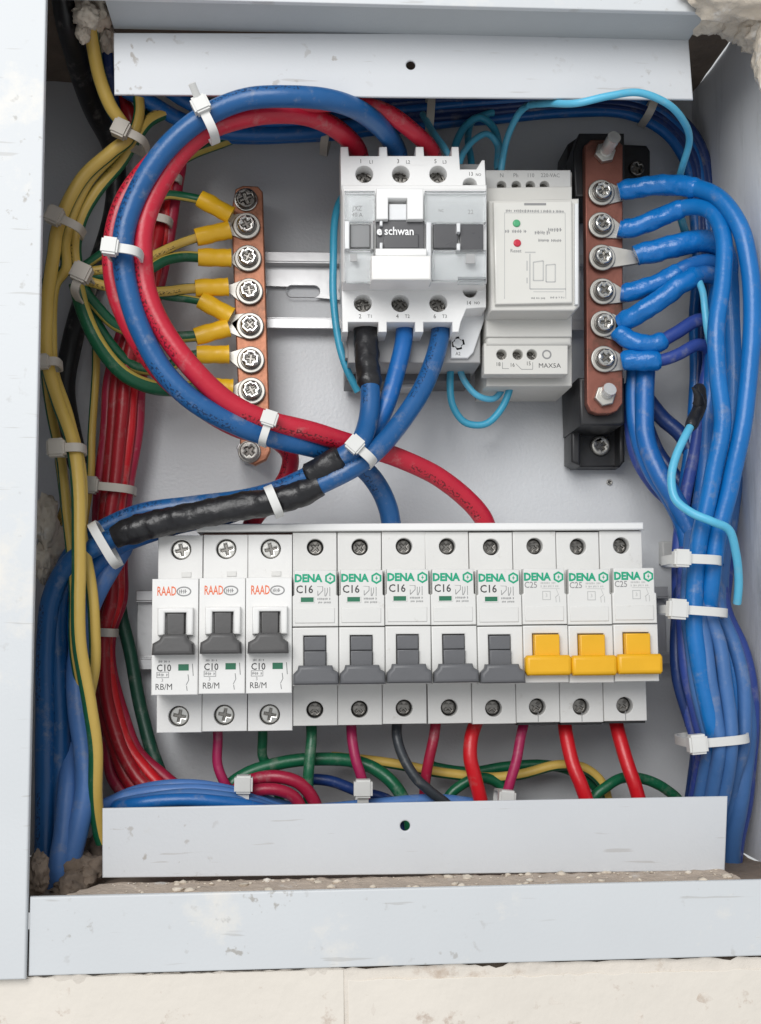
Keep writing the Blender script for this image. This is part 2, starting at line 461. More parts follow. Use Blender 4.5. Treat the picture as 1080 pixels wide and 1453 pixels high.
STREAK = mat('streaked_wall_paint', (.80, .81, .82), rough=.6, var=.06, vscale=20, bump=.15, bscale=300, dirt=(.62, .63, .63), dirt_scale=26, dirt_amt=.45)
mp = STREAK.node_tree.nodes.new('ShaderNodeMapping'); mp.inputs['Scale'].default_value = (1, 1.6, .28)
for l in list(STREAK.node_tree.links):
    if l.from_node.type in ('TEX_COORD', 'VECT_MATH') and l.to_node.type == 'TEX_NOISE':
        t = l.to_socket; STREAK.node_tree.links.new(l.from_socket, mp.inputs[0]); STREAK.node_tree.links.new(mp.outputs[0], t)
put('side_wall', finish(grid_sheet([V(XR, ZF, 0), V(XR, ZF, 109.5), V(XR, ZC, 109.5), V(XR, ZC, 0)], 10, 40, .0010, 22, 3), STREAK), cab)
put('side_wall', finish(grid_sheet([V(XL, ZF, 0), V(XL, ZF, 109), V(XL, ZC, 109), V(XL, ZC, 0)], 10, 30, .0008, 22, 9), PAINT), cab)
put('ceiling', finish(grid_sheet([V(XL, ZC, 0), V(XR, ZC, 0), V(XR, ZC, 108), V(XL, ZC, 108)], 40, 16, .0015, 40, 5), BROWN), cab)
put('floor', finish(grid_sheet([V(XL, ZF, 0), V(XR, ZF, 0), V(XR, ZF, 109), V(XL, ZF, 109)], 40, 16, .0018, 50, 2), BROWN), cab)

def hole_plate(name, outer_px, h, thick, hole, m, bev=.5):
    x, z = P(hole[0], hole[1], h)
    return put(name, finish(plate_mesh(pxpoly(outer_px, h), [circ(x, z, hole[2]*(DIST-h)/FOC, 20)], h-thick, h, bev), m), cab)
# cover flanges above and below, each with its screw hole
hole_plate('cover_flange', [(161, 46), (977, 48), (984, 141), (162, 134)], 89, 1.4, (583, 92, 7.0), FLANGE)
hole_plate('cover_flange', [(145, 1147), (1033, 1130), (1029, 1236), (145, 1246)], 89, 1.4, (575, 1172, 7.0), FLANGE)
zt = P(570, 47, 89)[1]; zb = P(570, 1243, 89)[1]
xl0, xr0 = P(161, 50, 89)[0], P(977, 50, 89)[0]
put('ledge', finish(plate_mesh([(xl0, zt-.2), (xr0, zt-.2), (xr0, zt+1.6), (xl0, zt+1.6)], [], 87.5, 110, .3), UNDER_SHADE), cab)
# lower ledge carries a skin of dust and mortar crumbs
xb0, xb1 = P(145, 1240, 89)[0], P(1029, 1236, 89)[0]
put('ledge', finish(grid_sheet([V(xb0, zb-.4, 87.6), V(xb1-.5, zb-.4, 87.6), V(P(1058, 1250, 109)[0], zb-.6, 109), V(xb0-12, zb-.6, 109)], 120, 12, .0007, 260, 4), DUSTY), cab)
# front frame: long stile and bottom rail
xs = P(37, 1330, 112)[0]
zr0, zr1 = P(560, 1371, 110)[1], P(560, 1261, 110)[1]
put('frame_stile', finish(plate_mesh([(-190, zr0-.5), (xs, zr0-.5), (xs+.6, ZC+30), (-190, ZC+30)], [], 108.5, 112, .6), PAINT), cab)
put('frame_rail', finish(plate_mesh(rect(xs+.8, zt-.3, XR+25, ZC+30), [], 108, 110.6, .5), PAINT), cab)
put('frame_stile', finish(plate_mesh(rect(XR, zr1, XR+40, zt-.8), [], 108, 111, .5), PAINT), cab)
put('frame_rail', finish(plate_mesh(rect(xs+.5, zr0, XR+25, zr1), [], 107.5, 110, .6), PAINT), cab)

# crumbs of mortar on the ledge
def lump_mesh(c, rx, rz, rh, seed, amp=.35, sub=3):
    bm = bmesh.new(); bmesh.ops.create_icosphere(bm, subdivisions=sub, radius=1)
    for v in bm.verts:
        p = v.co
        e = 1+amp*noise.noise(p*1.4+Vector((seed, seed*2, 0)))+amp*.6*noise.noise(p*3.7+Vector((0, seed, 3)))
        if sub > 3: e += .16*noise.noise(p*8+Vector((seed, 1, 5)))+.09*noise.noise(p*17+Vector((seed, 4, 5)))
        v.co = Vector((p.x*rx*e, p.y*rh*e, p.z*rz*e))*.001+c
    me = bpy.data.meshes.new('l'); bm.to_mesh(me); bm.free(); return me
ms = []
for i in range(150):
    u = random.random(); hh = 89.6+random.random()**2*18
    x = xb0+(xb1-xb0)*u; s = .25+random.random()**3*1.5
    ms.append(lump_mesh(V(x, zb-.3, hh), s*1.3, s*.6, s, i, .5, 1))
tag(put('mortar_crumbs', finish(merge(ms), PLASTER, ang=80)), 'mortar crumbs and dust lying on the lower ledge', 'rubble', None, 'stuff')

# ------------------------------------------------------------------ the wall
me = grid_sheet([V(-260, -260, 107.6), V(260, -260, 107.6), V(260, zr0, 107.6), V(-260, zr0, 107.6)], 220, 60, .0006, 60, 8)
for v in me.vertices:
    d = (v.co.z*1000-zr0)
    if d > -5:
        e = noise.noise(Vector((v.co.x*70, 0, 3)))+.6*noise.noise(Vector((v.co.x*260, 5, 0)))
        k = max(0, 1+d/5)
        v.co.z += k*(e*2.2-.75)*.001
        v.co.y -= k*max(0, e)*.0035
wall = put('wall', finish(me, WALLM, ang=70))
wall['kind'] = 'structure'; wall['label'] = 'cream plastered wall below the cabinet'
def tile(px0, px1, py0, h):
    x0, z0 = P(px0, py0, h); x1 = P(px1, py0, h)[0]
    n = 60
    top = [(x0+(x1-x0)*(1-i/n), z0+.8*noise.noise(Vector((i*.9, px0*.1, 0)))) for i in range(n+1)]
    put('tile', finish(plate_mesh([(x0, -200), (x1, -200)]+top, [], 102, h, .3), TILEM), wall)
tile(-250, 488, 1396, 108.2); tile(494, 1330, 1392, 108.0)
put('gap_backing', finish(block(-200, 200, -200, zr0+6, 70, 105.5, 0), BROWN), wall)  # dark block added behind the wall so its top gap stays dark

# broken plaster in the corners
def lumps(name, label, specs, m):
    root = thing(name, W(*specs[0][:3]), label, 'plaster')
    for i, (x, y, h, a, b, c) in enumerate(specs):
        put('plaster_chunk', finish(lump_mesh(W(x, y, h), a, b, c, i*3.7+len(specs), .34, 4), m, ang=70), root)
lumps('broken_plaster', 'ragged broken plaster at the upper corner beside the bare wall',
      [(1062, -14, 118, 22, 9, 12), (1014, 18, 104, 8, 6, 12), (1050, 34, 100, 9, 4, 12), (1076, 44, 104, 7, 6, 12), (1092, 84, 112, 5, 14, 10)], PLASTER)
lumps('plaster_rubble', 'brown plaster rubble in the lower corner behind the blue cables',
      [(118, 1238, 60, 9, 8, 12), (140, 1222, 40, 9, 10, 12), (100, 1262, 70, 7, 6, 10), (52, 1240, 90, 4, 7, 6)], BROWN)
lumps('wall_plaster', 'grey plaster showing behind the yellow wire at the cut ledge end',
      [(138, 8, 84, 8, 8, 9), (148, 52, 70, 4, 6, 6), (124, 20, 92, 5, 5, 5), (118, 46, 84, 2.6, 4, 3)], PLASTER)
lumps('crumbling_plaster', 'crumbling plaster patch beside the yellow earth wires and frame',
      [(66, 740, 45, 5, 10, 6), (74, 775, 40, 5, 9, 6), (62, 800, 45, 4, 8, 6)], PLASTER)

# ------------------------------------------------------------------ DIN rails
def rail(name, y_top, y_bot, x0, x1, label, slots=()):
    h = 9
    za, zbm = P(430, y_top, h)[1], P(430, y_bot, h)[1]
    xa, xb = P(x0, (y_top+y_bot)/2, h)[0], P(x1, (y_top+y_bot)/2, h)[0]
    root = thing(name, V((xa+xb)/2, (za+zbm)/2, 0), label, 'rail')
    lip = 4.6
    hs = []
    for sx, sy in slots:
        cx, cz = P(sx, sy, 4.5)
        hs.append([(cx-5+2.7*math.cos(a), cz+2.7*math.sin(a)) for a in [math.pi/2+i*math.pi/8 for i in range(9)]] +
                  [(cx+5+2.7*math.cos(a), cz+2.7*math.sin(a)) for a in [-math.pi/2+i*math.pi/8 for i in range(9)]])
    put('web', finish(plate_mesh(rect(xa, zbm+lip, xb, za-lip), hs, 2.2, 3.4, .15), RAILM), root)
    for z0, z1, zs in ((za-lip, za, za-lip), (zbm, zbm+lip, zbm+lip)):
        put('lip', finish(plate_mesh(rect(xa, z0, xb, z1), [], 8, h, .35), RAILM), root)
        put('flank', finish(plate_mesh(rect(xa, zs-.6, xb, zs+.6), [], 2.2, 8.6, .2), RAILM), root)
rail('mounting_rail', 357, 466, 340, 830, 'zinc mounting rail with long slots behind the contactor and relay', [(430, 412), (355, 412), (505, 412)])
rail('mounting_rail', 836, 948, 192, 950, 'zinc mounting rail carrying the row of breakers')

def greek(x0, x1, z, h, size, seed=0):
    """a line of print too fine to read in the photo: short uneven strokes"""
    rnd = random.Random(seed); ms = []; x = x0
    while x < x1:
        wd = size*rnd.uniform(.25, .55)
        if rnd.random() < .85:
            ms.append(plate_mesh(rect(x, z-size*.5*rnd.uniform(.6, 1), x+wd*.55, z+size*.5*rnd.uniform(.6, 1)), [], h-.02, h+.05))
            ms.append(plate_mesh(rect(x, z-size*.08, x+wd*.95, z+size*.10), [], h-.02, h+.055))
        x += wd*1.25
    return merge(ms)

# ------------------------------------------------------------------ breakers
PITCH, X0 = 17.8, -57.5
HS, HN = 52, 70
K = (DIST-HN)/FOC
def zn(y): return P(440, y, HN)[1]
def zs_(y): return P(440, y, HS)[1]

def copy_tree(o, parent=None):
    c = o.copy(); COL.objects.link(c); c.parent = parent
    for ch in o.children: copy_tree(ch, c)
    return c

def breaker(kind, k):
    xc = X0+(k+.5)*PITCH
    root = thing('circuit_breaker', V(xc, 0, 8), None, 'circuit breaker', 'breakers in the row')
    hw = PITCH/2-.12
    raad = kind == 'raad'
    wh = WHITE1 if raad else WHITE2
    X = lambda d: xc+d*K                       # offset in photo pixels at the nose
    if raad: yt, yb, nt, nb = 759, 1037, 820, 984
    else:    yt, yb, nt, nb = 755.5, 1030, 809, 973
    zt_, zb_ = zs_(yt), zs_(yb); nt_, nb_ = zn(nt), zn(nb)
    # housing behind the covers
    put('housing', finish(merge([block(xc-hw, xc+hw, zb_+.2, zt_-.2, 9, HS-5.3, .3), block(xc-hw+.15, xc+hw-.15, nb_+.2, nt_-.2, HS-4, HN-5, .2)]), wh), root)
    # terminal covers with screw wells
    for (za, zb2, sy, dx) in ((nt_-2, zt_, 779 if raad else 776.5, 0.2), (zb_, nb_+2, 1014 if raad else 1007.5, -.2)):
        r = 4.05 if raad else 3.35
        zc = zs_(sy)
        put('terminal_cover', finish(plate_mesh(rect(xc-hw, za, xc+hw, zb2), [circ(xc+dx, zc, r, 26)], HS-5.5, HS, .35), wh), root)
        put('screw_well', finish(plate_mesh(circ(xc+dx, zc, r+.3, 20), [], HS-6, HS-5.1), DARKREC), root)  # dark disc paints the shade round the sunken screw
        put('terminal_screw', finish(screw_meshes(xc+dx, zc, HS-(4.6 if raad else 5), r-(.35 if raad else .45), k*1.3+sy*.7, slot=.62, t=r*.10, thick=1.6 if raad else 1.2, bev=.5), STEEL if raad else DARKSTEEL), root)
    L = []
    if raad:
        # nose plate with toggle opening
        put('nose', finish(plate_mesh(rect(xc-hw, nb_, xc+hw, nt_), [[(X(-11.5), zn(921)), (X(14.5), zn(921)), (X(14.5), zn(867)), (X(-11.5), zn(867))]], HN-5.5, HN, .45), wh), root)
        fr = [(X(-23), zn(900)), (X(-23), zn(861)), (X(26), zn(861)), (X(26), zn(900)), (X(16.5), zn(900)), (X(16.5), zn(868)), (X(-13), zn(868)), (X(-13), zn(900))]
        put('toggle_frame', finish(plate_mesh(fr, [], HN-.5, HN+3.2, .7), wh), root)
        st = merge([plate_mesh(rect(X(-10.5), zn(912), X(13.5), zn(868.5)), [], HN-5, HN+2.2, .5),
                    plate_mesh([(X(-14), zn(898)), (X(17), zn(898)), (X(20), zn(906)), (X(27), zn(911)), (X(28), zn(927)), (X(-29), zn(927)), (X(-28), zn(911)), (X(-19), zn(906))], [], HN-1, HN+8, 1.5, )])
        put('toggle', finish(st, TOGGLE1), root)
        put('lettering', finish(text_mesh('RAAD', 4.9, X(-25.5), zn(838), HN+.03, 'LEFT', .56, .07), P_ORANGE, False), root)
        ov = [(X(12)+10.5*K*math.cos(a), zn(838)+7*K*math.sin(a)) for a in [i*math.pi/12 for i in range(24)]]
        ov2 = [(X(12)+8.6*K*math.cos(a), zn(838)+5.2*K*math.sin(a)) for a in [i*math.pi/12 for i in range(24)]]
        put('emblem', finish(merge([plate_mesh(ov, [ov2], HN, HN+.05), greek(X(5.5), X(18), zn(838), HN, 1.7, 1)]), P_GREY, False), root)
        bl = [text_mesh('C10', 3.6, X(-25), zn(946), HN+.03, 'LEFT', .9, .05), text_mesh('RB/M', 3.3, X(-27), zn(972.5), HN+.03, 'LEFT', .9, 0.)]
        put('lettering', finish(merge(bl), P_BLACK, False), root)
        gl = [greek(X(-25), X(-7), zn(936.5), HN, 1.1, 2), greek(X(-23.5), X(-9.5), zn(955.2), HN, 1.3, 3),
              plate_mesh(rect(X(-25), zn(959.5), X(-8), zn(951)), [rect(X(-24.2), zn(958.7), X(-8.8), zn(951.8))], HN, HN+.05),
              text_mesh('3', 1.8, X(-17), zn(963), HN+.03)]
        for (a, b_, c, d) in ((18, 955, 19, 963), (19, 963, 15.5, 970), (16, 971, 17, 978), (24, 940, 25.2, 957)):
            gl.append(plate_mesh([(X(a), zn(b_)), (X(a)+.3, zn(b_)), (X(c)+.3, zn(d)), (X(c), zn(d))], [], HN, HN+.05))
        put('lettering', finish(merge(gl), P_GREY, False), root)
        put('status_window', finish(plate_mesh(rect(X(5), zn(949.5), X(19.5), zn(940.5)), [], HN-.1, HN+.12, .05), GREENW), root)
        # small clip at the foot of the upper cover
        put('clip', finish(plate_mesh(rect(X(2), zs_(818), X(16), zs_(811)), [], HS-.2, HS+.5, .2), WHITE2), root)
    else:
        # upper label block, plain marker strip, lower toggle block
        put('label_block', finish(plate_mesh([(xc-hw, zn(889)), (xc+hw, zn(889)), (xc+hw, zn(846)), (xc+hw-.7, zn(844)), (xc+hw-.7, nt_), (xc-hw+.7, nt_), (xc-hw+.7, zn(844)), (xc-hw, zn(846))], [], HN-5.5, HN, .4), wh), root)
        put('marker_strip', finish(plate_mesh(rect(X(-29), zn(884), X(27), zn(863)), [], HN-1, HN+.45, .25), wh), root)
        ylw = kind == 'amber'
        tx0, tx1 = (-19, 19) if ylw else (-17, 15)
        put('toggle_block', finish(plate_mesh(rect(xc-hw, nb_, xc+hw, zn(890.5)), [[(X(tx0), zn(960)), (X(tx1), zn(960)), (X(tx1), zn(902)), (X(tx0), zn(902))]], HN-5.5, HN+.4, .5), wh), root)
        if ylw:
            st = merge([plate_mesh(rect(X(-18), zn(950), X(18), zn(903.5)), [], HN-4.5, HN+3.4, .5),
                        plate_mesh([(X(-29), zn(933)), (X(30), zn(933)), (X(33), zn(937)), (X(33), zn(958)), (X(30), zn(962)), (X(-30), zn(962)), (X(-33), zn(956)), (X(-33), zn(937))], [], HN+.5, HN+6, 1.6)])
            put('toggle', finish(st, YTOG), root)
        else:
            st = merge([plate_mesh(rect(X(-16), zn(950), X(14), zn(924)), [], HN-4.5, HN+2.4, .4),
                        plate_mesh(rect(X(-16), zn(923.4), X(14), zn(903.5)), [], HN-4.5, HN+1.2, .4),
                        plate_mesh([(X(-24), zn(944)), (X(23), zn(944)), (X(24.5), zn(950)), (X(31.5), zn(954)), (X(32), zn(971)), (X(-32), zn(971)), (X(-31.5), zn(956)), (X(-25.5), zn(950))], [], HN+.5, HN+6.2, 1.4)])
            put('toggle', finish(st, TOGGLE), root)
        g = [text_mesh('DENA', 4.1, X(-29.5), zn(821), HN+.03, 'LEFT', .95, .19)]
        hx, hz = X(21), zn(821)
        g.append(plate_mesh(circ(hx, hz, 2.25, 6, math.pi/2), [circ(hx, hz, 1.45, 6, math.pi/2)], HN, HN+.05))
        g.append(plate_mesh([(hx-.5, hz-.2), (hx+.2, hz+1.1), (hx+.1, hz+.2), (hx+.6, hz+.2), (hx-.2, hz-1.1), (hx, hz-.2)], [], HN, HN+.05))
        put('lettering', finish(merge(g), P_GREEN, False), root)
        gl = []
        if ylw:
            put('lettering', finish(text_mesh('C25', 3.4, X(-29), zn(832.5), HN+.03, 'LEFT', .9, .02), P_GREY, False), root)
            gl += [greek(X(-5), X(16), zn(829.5), HN, .95, 4), greek(X(-5), X(20), zn(834.2), HN, .95, 5)]
            gl.append(plate_mesh(rect(X(-3), zn(854), X(9), zn(841)), [rect(X(-2), zn(853), X(8), zn(842))], HN, HN+.05))
            gl.append(text_mesh('3', 2., X(3), zn(847.5), HN+.03))
            for (a, b_, c, d) in ((17, 838, 20, 846), (20, 846, 15, 850), (16, 850, 16.4, 857), (21, 848, 21.5, 857), (-4, 836.8, 22, 837.3)):
                gl.append(plate_mesh([(X(a), zn(b_)), (X(a)+.25, zn(b_)-.15), (X(c)+.25, zn(d)-.15), (X(c), zn(d))], [], HN, HN+.05))
        else:
            put('lettering', finish(text_mesh('C16', 4.2, X(-27.5), zn(836.8), HN+.03, 'LEFT', .93, .06), P_BLACK, False), root)
            gl += [greek(X(3), X(24), zn(850), HN, .95, 6), greek(X(4), X(21), zn(855), HN, .95, 7)]
            for (a, b_, c, d) in ((2, 832, 10, 832.4), (10, 832, 10, 838), (10, 838, 3, 845), (3, 838, 3, 845), (13, 834, 13, 846), (16.5, 834, 16.5, 840), (16.5, 840, 14, 846), (20, 833, 20, 846)):
                gl.append(plate_mesh([(X(a), zn(b_)), (X(a)+.25, zn(b_)-.15), (X(c)+.25, zn(d)-.15), (X(c), zn(d))], [], HN, HN+.05))
            put('status_window', finish(plate_mesh(rect(X(-22), zn(855.5), X(-1), zn(846.5)), [rect(X(-20.5), zn(854.3), X(-2.5), zn(847.7))], HN-.1, HN+.25, .1), wh), root)
            put('status_flag', finish(plate_mesh(rect(X(-20.7), zn(854.5), X(-2.3), zn(847.5)), [], HN-.1, HN+.08, 0), GREENW), root)
        put('lettering', finish(merge(gl), P_GREY if not ylw else P_PALE, False), root)
        if ylw:
            # moulded seam below the lower screw and black terminal lip
            put('seam', finish(plate_mesh(rect(xc-.15, zb_+.3, xc+.15, zs_(1015)), [], HS-.05, HS+.03, 0), P_GREY), root)
            put('terminal_lip', finish(block(xc-hw+.4, xc+hw-.4, zb_-1.0, zb_+.5, 30, HS-1.5, .2), BLACKP), root)
    return root

LAB = ['white breaker with orange lettering at the outer end, no wire below it',
       'white breaker with orange lettering above a crimson wire',
       'white breaker with orange lettering above a green wire, next to a green-lettered one',
       'C16 breaker with green lettering and grey toggle above a green wire',
       'C16 breaker with grey toggle above a crimson pink wire',
       'C16 breaker with grey toggle above a dark slate grey wire',
       'C16 breaker with grey toggle above a thin dark red wire',
       'C16 breaker with grey toggle above a thick bright red cable',
       'C25 breaker with yellow toggle above a magenta wire, beside a grey toggle',
       'C25 breaker with yellow toggle between two other yellow-toggled breakers',
       'C25 breaker with yellow toggle at the end of the row beside the blue cables']
protos = {}
for k in range(11):
    kind = 'raad' if k < 3 else ('grey' if k < 8 else 'amber')
    if kind not in protos:
        protos[kind] = breaker(kind, k); o = protos[kind]
    else:
        o = copy_tree(protos[kind])
        o.location = V(X0+(k+.5)*PITCH, 0, 8)
        o.location.z += random.uniform(-.3, .3)*.001
        o.location.y += random.uniform(-.35, .35)*.001
        o.rotation_euler.y = random.uniform(-.006, .006)
    o['label'] = LAB[k]

# white busbar cover on top of the row
bc = thing('busbar_cover', V(40, P(600, 745, 50)[1], 30), 'long white plastic busbar cover lying along the breaker tops', 'busbar cover')
xa = P(280, 743, 50)[0]; xb = P(909, 740, 50)[0]
zt2 = zs_(754.5)
put('cover', finish(plate_mesh(rect(xa, zt2+.1, xb, zt2+3.1), [], 26, 54.5, .6), WHITE3), bc)
put('comb', finish(plate_mesh(rect(xa+2, zt2-1.6, xb-1, zt2+.2), [], 30, 44, .2), COPPER2), bc)

# ------------------------------------------------------------------ contactor
con = thing('contactor', V(*P(588, 372, 0), 10), 'white three-pole contactor clipped to the rail, large cables in its terminals', 'contactor')
HT = 62
pxplate('base', con, pxrect(494, 232, 682, 515), 4, 47, GREYP, bev=.6)
pxplate('foot', con, pxrect(490, 500, 668, 541), 4, 26, TOGGLE, bev=.6)
pxplate('rail_clip', con, pxrect(553, 535, 602, 551), 8, 20, RAILM, bev=.5)
pxplate('side_panel', con, pxrect(485, 262, 691, 400), 30, 63, WHITE3, bev=.6)
pxplate('terminal_face', con, [(483, 208), (494, 208), (495, 221), (538, 221), (538, 208), (549, 208), (550, 221), (590, 221), (590, 208), (601, 208), (602, 221), (641, 221), (641, 208), (651, 208), (653, 240), (676, 240), (684, 227), (688, 227), (690, 270), (484, 270)],
        HT-16, HT, WHITE3, [(517, 247, 13), (569, 247, 13), (622, 247, 13), (667, 262, 10.5)], .35)
pxplate('terminal_face', con, [(485, 405), (646, 405), (647, 398), (690, 396), (690, 436), (662, 438), (654, 457), (651, 471), (642, 471), (642, 457), (601, 457), (601, 471), (589, 471), (589, 457), (549, 457), (549, 471), (537, 471), (537, 457), (494, 457), (494, 471), (486, 471)],
        HT-16, HT, WHITE3, [(515, 430, 13), (568, 430, 13), (622, 430, 13), (667, 412, 10.5)], .35)
pxplate('terminal_chamber', con, pxrect(490, 452, 656, 508), 20, 43, GREYP, bev=.4)
for a, b in ((493, 536), (548, 588), (600, 642)):
    pass
pxplate('coil_terminal', con, [(652, 437), (689, 434), (688, 452), (672, 500), (664, 508), (640, 508), (640, 470), (650, 468)], 24, 49, WHITE3C, bev=.5)
for (sx, sy) in ((517, 248), (569, 248), (622, 248), (515, 430), (568, 430), (622, 430)):
    x, z = P(sx, sy, HT-6)
    put('terminal_screw', finish(screw_meshes(x, z, HT-9, 3.5, sx*.37+sy, slot=.8, t=.55), DARKSTEEL), con)
for (sx, sy, hh, r, mm) in ((667, 263, HT-6, 2.9, GREYP), (667, 412, HT-6, 2.9, DARKSTEEL), (650, 487, 49, 2.7, STEEL)):
    x, z = P(sx, sy, hh)
    put('terminal_screw', finish(screw_meshes(x, z, hh-2, r, sx*.3, slot=.75, t=.4), mm), con)
pxplate('wire_port', con, [(553+11*math.cos(i*.39), 488+12*math.sin(i*.39)) for i in range(16)], 40, 43.15, DARKREC, bev=0)  # dark disc on the chamber face, an opening's shade painted flat
# front block
pxplate('front_block', con, pxrect(487, 267, 691, 401), 51, 73, WHITE3, bev=.8)
pxplate('cover_panel', con, pxrect(489, 270, 532, 313), 73.2, 77, CLEAR, bev=.5)
pxplate('cover_panel', con, pxrect(489, 353, 530, 399), 73.2, 77, CLEAR, bev=.5)
pxplate('cover_panel', con, pxrect(603, 270, 690, 315), 73.2, 77, CLEAR, bev=.5)
pxplate('cover_panel', con, pxrect(614, 354, 690, 396), 73.2, 77, CLEAR, bev=.5)
pxplate('cover_rib', con, pxrect(605, 315, 612, 400), 71, 78, WHITE3C, bev=.4)
pxplate('cover_rib', con, pxrect(489, 313, 496, 353), 71, 77.5, WHITE3C, bev=.4)
pxplate('indicator_window', con, pxrect(497, 318, 525, 351), 71, 74.5, WINGREY, bev=.3)
pxplate('cover_rib', con, pxrect(526.5, 316, 530, 354), 71, 77.5, GREYP, bev=.3)
pxplate('centre_block', con, [(534, 267), (601, 267), (601, 311), (578, 311), (578, 281), (551, 281), (551, 311), (534, 311)], 71, 79, WHITE3, bev=.5)
pxplate('notch', con, pxrect(552, 289, 577, 312), 71, 76.5, WHITE3C, bev=.5)
pxplate('brand_window', con, pxrect(534, 313, 602, 353), 71, 76, WINDARK, bev=.3)
pxplate('brand_window_step', con, pxrect(545, 332, 594, 352), 75, 77, WINDARK, bev=.3)
pxplate('cover_rib', con, pxrect(539, 344, 543, 353), 75, 78, WHITE3C, bev=.3)
pxplate('cover_rib', con, pxrect(539, 313, 543, 320), 75, 78, WHITE3C, bev=.3)
x, z = P(545, 328, 77.3); x1 = P(601, 328, 77.3)[0]
x0e = P(534.5, 328, 77.3)[0]
put('lettering', finish(text_mesh('schwan', 4.6, x+.1, z, 77.3, 'LEFT', .86, .08), P_WHITE, False), con)
put('emblem', finish(text_mesh('e', 4.8, x0e, z, 77.3, 'LEFT', .9, .16), P_WHITE, False), con)
pxplate('test_slider', con, pxrect(527, 362, 612, 397), 71, 84, WHITE3B, bev=.9)
pxplate('slider_top', con, pxrect(533, 352, 606, 363), 71, 81, WHITE3, bev=.6)
pxplate('slider_seat', con, pxrect(532, 394, 612, 402), 71, 75, WHITE3C, bev=.4)
pxplate('contact_window', con, pxrect(615, 318, 650, 352), 71, 75.5, WINDARK, bev=.3)
pxplate('contact_window', con, pxrect(653, 318, 686, 356), 71, 75.5, WINDARK, bev=.3)
pxplate('cover_rib', con, pxrect(648.5, 316, 653.5, 329), 73, 78, WHITE3C, bev=.4)
pxplate('cover_rib', con, pxrect(648.5, 345, 653.5, 355), 73, 78, WHITE3C, bev=.4)
pxplate('notch', con, pxrect(661, 360, 674, 374), 76.7, 77.3, GREYP, bev=.1)
pxplate('notch', con, pxrect(497, 360, 507, 371), 76.7, 77.3, GREYP, bev=.1)
pxplate('cover_panel', con, pxrect(650, 393, 690, 403), 73.2, 75, CLEAR, bev=.4)
def px_text(parent, items, m, h):
    ms = []
    for (s, size, x, y, al, sx, bold) in items:
        a, b = P(x, y, h); ms.append(text_mesh(s, size, a, b, h+.03, al, sx, bold))
    put('lettering', finish(merge(ms), m, False), parent)
px_text(con, [('1', 2.5, 512, 229, 'CENTER', .9, 0), ('L1', 2.0, 527, 230, 'CENTER', .9, 0), ('3', 2.5, 565, 229, 'CENTER', .9, 0), ('L2', 2.0, 579, 230, 'CENTER', .9, 0),
              ('5', 2.5, 618, 229, 'CENTER', .9, 0), ('L3', 2.0, 631, 230, 'CENTER', .9, 0), ('13', 2.3, 668, 247, 'CENTER', .9, 0), ('NO', 1.6, 679, 248, 'CENTER', .9, 0),
              ('2', 2.5, 511, 449, 'CENTER', .9, 0), ('T1', 2.0, 525, 449, 'CENTER', .9, 0), ('4', 2.5, 564, 449, 'CENTER', .9, 0), ('T2', 2.0, 578, 449, 'CENTER', .9, 0),
              ('6', 2.5, 617, 449, 'CENTER', .9, 0), ('T3', 2.0, 631, 449, 'CENTER', .9, 0), ('14', 2.3, 665, 430, 'CENTER', .9, 0), ('NO', 1.6, 677, 430, 'CENTER', .9, 0)], P_BLACK, HT)
px_text(con, [('JXZ', 2.6, 507, 296, 'CENTER', .9, 0), ('40 A', 2.4, 507, 305, 'CENTER', .9, 0), ('22', 2.6, 668, 301, 'CENTER', .9, 0), ('NC', 1.6, 626, 299, 'CENTER', .9, 0)], P_GREY, 77)
px_text(con, [('A2', 2.0, 650, 502, 'CENTER', .9, 0)], P_BLACK, 49)

# ------------------------------------------------------------------ timer relay
rel = thing('relay_module', V(*P(752, 395, 0), 10), 'ivory control relay with green and red indicators beside the contactor', 'relay')
pxplate('housing', rel, pxrect(690, 244, 812, 548), 6, 40, IVORY, bev=.6)
pxplate('terminal_step', rel, pxrect(689, 241, 810, 300), 30, 46, WHITE2, [(712, 263, 7), (733, 263, 7), (753, 263, 7), (773, 263, 7)], bev=.4)
for sx in (712, 733, 753, 773):
    x, z = P(sx, 264, 44)
    put('terminal_screw', finish(screw_meshes(x, z, 41, 1.8, sx, slot=.75, t=.3, thick=1.2, bev=.3), DARKSTEEL), rel)
pxplate('shoulder', rel, [(690, 266), (812, 264), (812, 478), (690, 478)], 30, 52, IVORY, bev=.6)
pxplate('front_housing', rel, [(693, 284), (822, 281), (823, 434), (815, 441), (697, 441)], 50, 66, IVORY, bev=.9)
pxplate('front_panel', rel, [(700, 286), (812, 284), (813, 430), (703, 432)], 64, 68, IVORY2, bev=.7)
pxplate('panel_rib', rel, [(816, 288), (821, 288), (821, 432), (816, 432)], 64, 67.5, WHITE3C, bev=.4)
pxplate('panel_slot', rel, pxrect(744, 288, 775, 291), 67, 68.15, P_GREY, bev=0)
